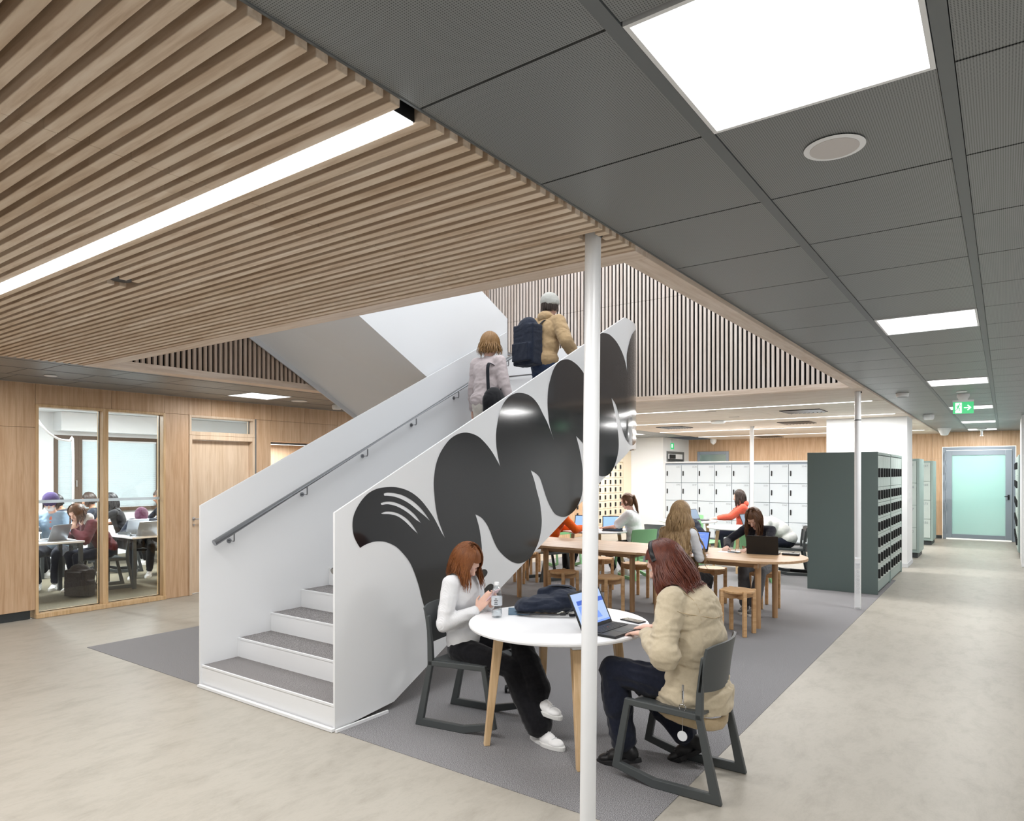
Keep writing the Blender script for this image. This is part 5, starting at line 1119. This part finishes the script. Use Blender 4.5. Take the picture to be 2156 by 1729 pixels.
# --- girl in black cardigan writing, facing us
def cami(J):
    b = MB(); C = J['C']; R_ = J['R2']; b.ball(C + R_ @ V((0, .045, -.03)), (.075, .085, .15), 16, 10, R_); put(remesh(b, .01, 2, .5), 'top_under_cardigan', CL['grey_knit'], J['root'], 'grey low cut top')
person('girl in a black cardigan and grey jeans writing at the rounded table end', (-2.42, 8.66, .54), (-.02, -1), lean=20, lean2=30, head=(46, -6, 0), hands=((-.02, .60, .765), (.24, .60, .765)), hdir=((.35, .9, -.15), (-.1, 1, -.1)), feet=((-.06, .55, .095), (.06, .50, .095)), curl=.7,
       top='black_knit', topname='cardigan', trousers='grey_jeans', tname='jeans', flare=.02, shoes='grey_sneaker', hair=lambda J: (long_hair('brown', .20, 260, 12, r=.005, front=36)(J), cami(J)), q=.010, elbow=((-1, .1, -.5), (1, .1, -.5)))
t_ = thing('pencil', 'pencil held by the girl in the black cardigan', 'pencil', (-2.56, 8.02, .775)); b = MB(); b.cone((0, 0, -.03), (.03, .05, .09), .0045, .0045, 8); b.build('shaft', M['stoolwood'], t_, smooth=60); b = MB(); b.cone((0, 0, -.03), (-.0035, -.006, -.044), .0045, .001, 8); b.build('tip', M['blackplastic'], t_)
# --- hall people
person('person with a brown ponytail in a white t-shirt sitting on a green chair', (-4.74, 9.88, .53), (-.97, -.15), lean=4, lean2=10, folds=.0025, head=(16, 6, 0), hands=((-.12, .46, .77), (.12, .48, .77)), feet=((-.12, .30, .095), (.12, .20, .095)), top='white_cotton', sleeve=.5, puff=.022, trousers='black_cotton', q=.011,
       hair=lambda J: hair_long(J['root'], 'hair', HM['brown'], J['H'], .27, 70, 13, J['bvh'], r=.009, wave=.006, gather=(0, -.125, .06), sweep=(0, -.22, 0)))
person('person in an orange hoodie half hidden behind the mural panel', (-5.75, 8.92, .53), (.40, .91), lean=18, lean2=28, head=(30, 0, 0), hands=((-.05, .52, .78), (.26, .50, .80)), feet=((-.1, .4, .095), (.12, .3, .095)), top='orange_fleece', topname='hoodie', puff=.015, trousers='black_cotton', hair=short_hair('dark'), q=.011, curl=.8)
def hood(c):
    def f(J):
        b = MB(); b.ball(J['Nk'] + J['R2'] @ V((0, -.055, .01)), (.105, .075, .07), 16, 10, J['R2']); b.cap(J['Nk'] + J['R2'] @ V((-.08, .02, .0)), J['Nk'] + J['R2'] @ V((-.03, -.06, .03)), .035, .045); b.cap(J['Nk'] + J['R2'] @ V((.08, .02, .0)), J['Nk'] + J['R2'] @ V((.03, -.06, .03)), .035, .045)
        put(remesh(b, .012, 3, .5, wrinkle(.006, 12)), 'hood', CL[c], J['root'])
    return f
person('person with dark hair in a coral hoodie typing at the farthest table', (-4.02, 13.02, .53), (-.9, -.42), lean=-4, lean2=6, head=(12, 0, 0), hands=((-.10, .46, .79), (.12, .44, .79)), elbow=((-.5, -.3, -1), (.5, -.3, -1)), feet=((-.1, .4, .095), (.1, .4, .095)), top='coral_fleece', topname='hoodie', puff=.018, trousers='navy_sweatpants',
       hair=lambda J: (long_hair('dark', .19, 70, 14, r=.010, front=45)(J), hood('coral_fleece')(J)), q=.012)
person('person in a white knit sweater slumped forward over the table', (-2.88, 11.70, .53), (-.95, -.32), lean=30, lean2=62, head=(70, 0, 0), hands=((-.12, .62, .77), (.14, .60, .77)), hdir=((.8, .5, 0), (-.8, .5, 0)), feet=((-.12, .3, .095), (.12, .2, .095)), top='cream_knit', topname='sweater', puff=.03, trousers='navy_sweatpants',
       hair=long_hair('dark', .16, 60, 15, r=.010, front=50), q=.012, folds=.003)
# coat over a green chair
t_ = thing('coat', 'navy blue coat bundled over the back of a green chair', 'coat', (-4.42, 11.95, 0)); b = MB(); rr_ = Matrix.Rotation(face(.93, -.35), 3, 'Z')
for p, r_ in [((0, -.22, .66), (.21, .07, .15)), ((-.08, -.16, .56), (.14, .12, .12)), ((.1, -.2, .52), (.12, .1, .14)), ((.0, -.10, .52), (.2, .16, .07))]: b.ball(rr_ @ V(p), r_, 16, 10, rr_)
put(remesh(b, .012, 3, .5, wrinkle(.018, 9)), 'cloth', CL['navy_canvas'], t_)
# --- people on the stairs
def bagstrap(J):
    pass
JW = person('woman with curly golden hair in a pale cardigan walking up the stairs', (-4.66, 5.94, .88), (0, 1), lean=6, lean2=8, head=(4, 0, 0), hands=((-.26, .10, .82), (.26, .12, .84)), hdir=((0, .2, -1), (0, .2, -1)), hnorm=((1, 0, 0), (-1, 0, 0)), feet=((-.09, -.05, .095), (.09, .28, .25)), knee=(0, 1, .2), elbow=((-.3, -1, 0), (.3, -1, 0)),
       top='taupe_cardigan', topname='cardigan', puff=.02, trousers='cream_trousers', shoes='white_sneaker', zb=1.53, hair=long_hair('curl', .12, 320, 16, r=.006, wave=.02, front=40, cap_r=1.12, kinky=.011), q=.011, folds=.008)
def blob(name, label, cat, loc, rz, parts, mt, strap=(), q=.010, fold=.004, pn='body'):
    t_ = thing(name, label, cat, loc, rz); b = MB()
    for p, r_ in parts:
        if len(r_) == 4: b.box([p[i] - r_[i] for i in range(3)], [p[i] + r_[i] for i in range(3)])
        else: b.ball(p, r_, 18, 12)
    o = put(remesh(b, q, 4, .6, wrinkle(fold, 10)), pn, mt, t_)
    for pts, w in strap: k = MB(); k.tube(spline(pts, 6), w, 8, True, .25); k.build('strap', M['strap'], t_, smooth=60)
    return t_
M['strap'] = cloth('black_webbing', (26, 28, 34), k=4)
blob('shoulder_bag', 'black shoulder bag carried by the woman on the stairs', 'bag', (-4.44, 5.82, 2.40), 0, [((0, 0, 0), (.10, .17, .17)), ((0, .02, -.07), (.11, .18, .14))], CL['black_cotton'], [([(0, -.10, .10), (-.04, -.06, .25), (-.07, -.02, .40), (-.09, .06, .44), (-.07, .14, .38), (-.02, .14, .20), (0, .10, .10)], .018)])
JM = person('man in a tan hoodie and grey cap walking up the stairs', (-4.34, 6.64, .93), (.15, 1), lean=8, lean2=8, head=(6, 0, 0), hands=((-.28, .18, .95), (.30, .22, 1.0)), hdir=((0, .5, -.9), (0, .5, -.9)), hnorm=((1, 0, 0), (-1, 0, 0)), feet=((-.1, -.1, .095), (.1, .24, .25)), knee=(0, 1, .2), elbow=((-.5, -1, 0), (.5, -1, 0)),
       top='tan_hoodie', topname='hoodie', puff=.028, trousers='blue_jeans', tname='jeans', shoes='grey_sneaker', zb=1.98, hair=lambda J: (short_hair('dark', .95)(J), hood('tan_hoodie')(J), beanie('grey_cap', 'cap')(J)), q=.011, s=1.05, folds=.008)
blob('backpack', 'navy backpack on the back of the man on the stairs', 'backpack', (-4.44, 6.455, 3.14), radians(-8), [((0, 0, -.03), (.155, .085, .23, 1)), ((0, 0, .16), (.15, .09, .14)), ((0, -.01, -.2), (.155, .10, .08)), ((0, -.10, -.12), (.125, .04, .10, 1))], CL['navy_canvas'], [([(-.10, .08, .20), (-.12, .16, .27), (-.13, .26, .22)], .02), ([(.10, .08, .20), (.12, .16, .27), (.13, .26, .22)], .02), ([(-.02, .02, .24), (0, .02, .29), (.02, .02, .24)], .008)])
# --- things on the foreground table
t_ = blob('backpack', 'navy canvas backpack lying on the round white table', 'backpack', (-2.42, 3.78, .735), radians(36), [((-.02, 0, .055), (.21, .13, .055)), ((.10, .01, .075), (.12, .12, .075)), ((-.14, -.02, .035), (.10, .10, .035)), ((.07, .06, .135), (.115, .05, .035)), ((0, .06, .115), (.09, .04, .04))], CL['navy_canvas'],
          [([(-.22, -.10, .012), (-.10, -.15, .016), (.04, -.16, .014), (.10, -.155, .02)], .012), ([(.08, -.15, .015), (.13, -.165, .05), (.165, -.17, .085), (.18, -.16, .05), (.15, -.15, .012), (.11, -.16, .01)], .014), ([(-.06, .10, .13), (.02, .03, .165), (.12, .02, .16), (.18, .05, .12)], .010)], q=.008, fold=.011)
b = MB(); b.box((-.02, -.012, .008), (.02, .012, .018)); b.M = Matrix(); k = MB(); k.M = Matrix.Translation((.07, -.158, .01)); k.box((-.018, -.012, 0), (.018, .012, .012)); k.build('buckle', M['blackplastic'], t_, bevel=.002)
t_ = thing('notebook', 'blue grey notebook under the backpack edge, behind the bottle', 'notebook', (-2.60, 3.66, .73), radians(36)); MB().box((-.06, -.09, 0), (.08, .10, .012)).build('cover', mat('blue_grey_cover', (96, 122, 142), .5), t_, bevel=.002)

# --- classroom
def desk(label, x0, x1, y0, y1):
    xc, yc = (x0 + x1) / 2, (y0 + y1) / 2; t_ = thing('desk', label, 'desk', (xc, yc, 0), 0, 'white classroom desks')
    hx, hy = (x1 - x0) / 2, (y1 - y0) / 2; MB().box((-hx, -hy, .71), (hx, hy, .735)).build('desktop', M['table'], t_, bevel=.003)
    for sx in (-1, 1):
        for sy in (-1, 1): MB().box((sx * (hx - .03) - .022, sy * (hy - .04) - .022, 0), (sx * (hx - .03) + .022, sy * (hy - .04) + .022, .71)).build('leg', M['darksteel'], t_)
    b = MB(); b.box((-hx + .04, -hy + .05, .66), (hx - .04, -hy + .075, .71)).box((-hx + .04, hy - .075, .66), (hx - .04, hy - .05, .71)); b.build('frame_rail', M['darksteel'], t_)
desk('white desk with dark legs just inside the left glass panel', -10.78, -10.06, 2.9, 4.08); desk('white desk with two laptops behind the right glass panel', -10.86, -9.98, 4.66, 6.0)
desk('white desk in the back row by the blinds', -13.5, -12.8, 5.5, 7.0); desk('small white desk between the rows in the classroom', -12.1, -11.6, 4.25, 4.62)
laptop('grey laptop on the desk behind the left glass panel', (-10.42, 3.80, .735), face(.9, .45), 112, 'none', .32, .22, 'alu')
laptop('front grey laptop on the desk behind the right glass panel', (-10.20, 4.90, .735), face(.9, .1), 115, 'none', .32, .22, 'alu')
laptop('rear grey laptop on the desk behind the right glass panel', (-10.62, 4.95, .735), face(.9, .1), 108, 'none', .32, .22, 'alu')
for l, x, y, dx, dy in [('dark chair under the student in the burgundy hoodie', -10.42, 4.52, -.1, -1), ('dark chair under the student in the purple headscarf', -11.3, 5.55, .8, -.5), ('dark chair under the student with long black hair', -12.0, 5.45, -.4, -.9)]: copytree(ch0, (x, y, 0), face(dx, dy), l, 'dark classroom chairs')
CS = dict(q=.013, folds=.006)
def face_mask(J): b = MB(); b.M = J['H']; b.ball((0, .050, -.048), (.062, .060, .052), 14, 10); put(remesh(b, .008, 2), 'face_mask', CL['white_cotton'], J['root'])
def inner_tee(c):
    def f(J): b = MB(); b.ball(J['C'] + J['R2'] @ V((0, .055, -.02)), (.06, .08, .16), 14, 10, J['R2']); put(remesh(b, .012, 2), 'inner_shirt', CL[c], J['root'])
    return f
person('student in a purple beanie, face mask and light denim jacket', (-11.22, 4.15, .54), (.8, -.6), lean=6, lean2=12, head=(26, 0, 0), hands=((-.15, .42, .77), (.15, .42, .77)), top='light_denim', topname='jacket', puff=.015, trousers='navy_sweatpants',
       hair=lambda J: (short_hair('dark', .96)(J), beanie('purple_knit')(J), face_mask(J), inner_tee('salmon_cotton')(J)), s=1.05, **CS)
person('student with streaked hair in a burgundy hoodie leaning on the left desk', (-10.40, 4.50, .54), (-.05, -1), lean=22, lean2=40, head=(30, 25, 10), hands=((-.10, .46, .86), (.20, .46, .77)), hdir=((.2, -.2, 1), (-.5, .8, 0)), top='burgundy_fleece', topname='hoodie', puff=.02, trousers='navy_sweatpants',
       hair=lambda J: (long_hair('brown', .14, 60, 21, r=.010, front=40)(J), hood('white_cotton')(J)), **CS)
person('student with cropped black hair in a dark jacket, back row left', (-12.05, 4.72, .54), (-.5, -.85), lean=10, lean2=22, head=(30, 0, 0), hands=((-.15, .42, .77), (.15, .42, .77)), top='dark_jacket', topname='jacket', puff=.02, trousers='black_cotton', skin='mid', hair=short_hair('black', 1.02), s=1.03, **CS)
person('student half hidden behind the cropped hair student', (-12.75, 5.35, .52), (-.5, -.85), lean=6, head=(20, 0, 0), top='dark_jacket', topname='jacket', trousers='black_cotton', skin='mid', hair=short_hair('dark'), **CS)
person('student with long black hair in a dark top, hand on her cheek', (-12.02, 5.48, .54), (-.55, -.85), lean=12, lean2=18, head=(18, -14, 0), hands=((-.05, .30, 1.06), (.2, .42, .77)), hdir=((.1, -.3, 1), (0, 1, 0)), elbow=((-.5, .6, -1), (1, -.3, -.8)), top='black_cotton', topname='top', sleeve=.5, trousers='black_cotton', shoes='grey_sneaker', skin='brown', hair=long_hair('black', .26, 60, 22, r=.010, front=40), feet=((-.12, .35, .095), (.1, .42, .095)), **CS)
def scarf(J): b = MB(); b.M = J['H']; b.ball((0, -.012, .012), (.097, .115, .125), 16, 12); b.cap((0, -.02, -.05), (0, -.03, -.13), .08, .09); put(remesh(b, .010, 3, .5, wrinkle(.005, 16)), 'headscarf', CL['purple_scarf'], J['root'])
person('student in a dark purple headscarf resting on folded arms', (-11.28, 5.52, .54), (.75, -.6), lean=34, lean2=56, head=(40, 10, 0), hands=((-.05, .52, .77), (.10, .50, .77)), hdir=((1, .2, 0), (-1, .2, 0)), top='dark_jacket', topname='jacket', puff=.025, trousers='black_cotton', shoes='white_sneaker', skin='dark', hair=scarf, feet=((-.08, .3, .095), (.12, .45, .095)), **CS)
person('student at the right edge of the glass in a dark blue top', (-12.5, 6.42, .54), (-.2, -1), lean=6, head=(16, 0, 0), hands=((-.15, .42, .77), (.15, .42, .77)), top='dark_jacket', topname='top', trousers='black_cotton', skin='mid', hair=short_hair('dark', 1.04), **CS)
person('student in a grey sweater cut off by the left window jamb', (-11.45, 3.62, .54), (.7, -.7), lean=10, head=(20, 0, 0), hands=((-.15, .42, .77), (.15, .42, .77)), top='grey_knit', topname='sweater', trousers='black_cotton', hair=short_hair('dark'), **CS)
t_ = blob('backpack', 'dark brown patterned backpack on the classroom floor', 'backpack', (-9.97, 3.98, .0), radians(30), [((0, 0, .19), (.15, .09, .175, 1)), ((0, .0, .33), (.145, .09, .11)), ((0, -.10, .13), (.12, .035, .10, 1)), ((.155, 0, .12), (.03, .06, .10, 1)), ((0, -.09, .29), (.10, .03, .05, 1))], cloth('dark_brown_canvas', (50, 44, 42), k=14), [([(-.05, 0, .42), (0, 0, .47), (.05, 0, .42)], .010), ([(.10, .08, .38), (.17, .10, .25), (.15, .06, .08)], .014)])
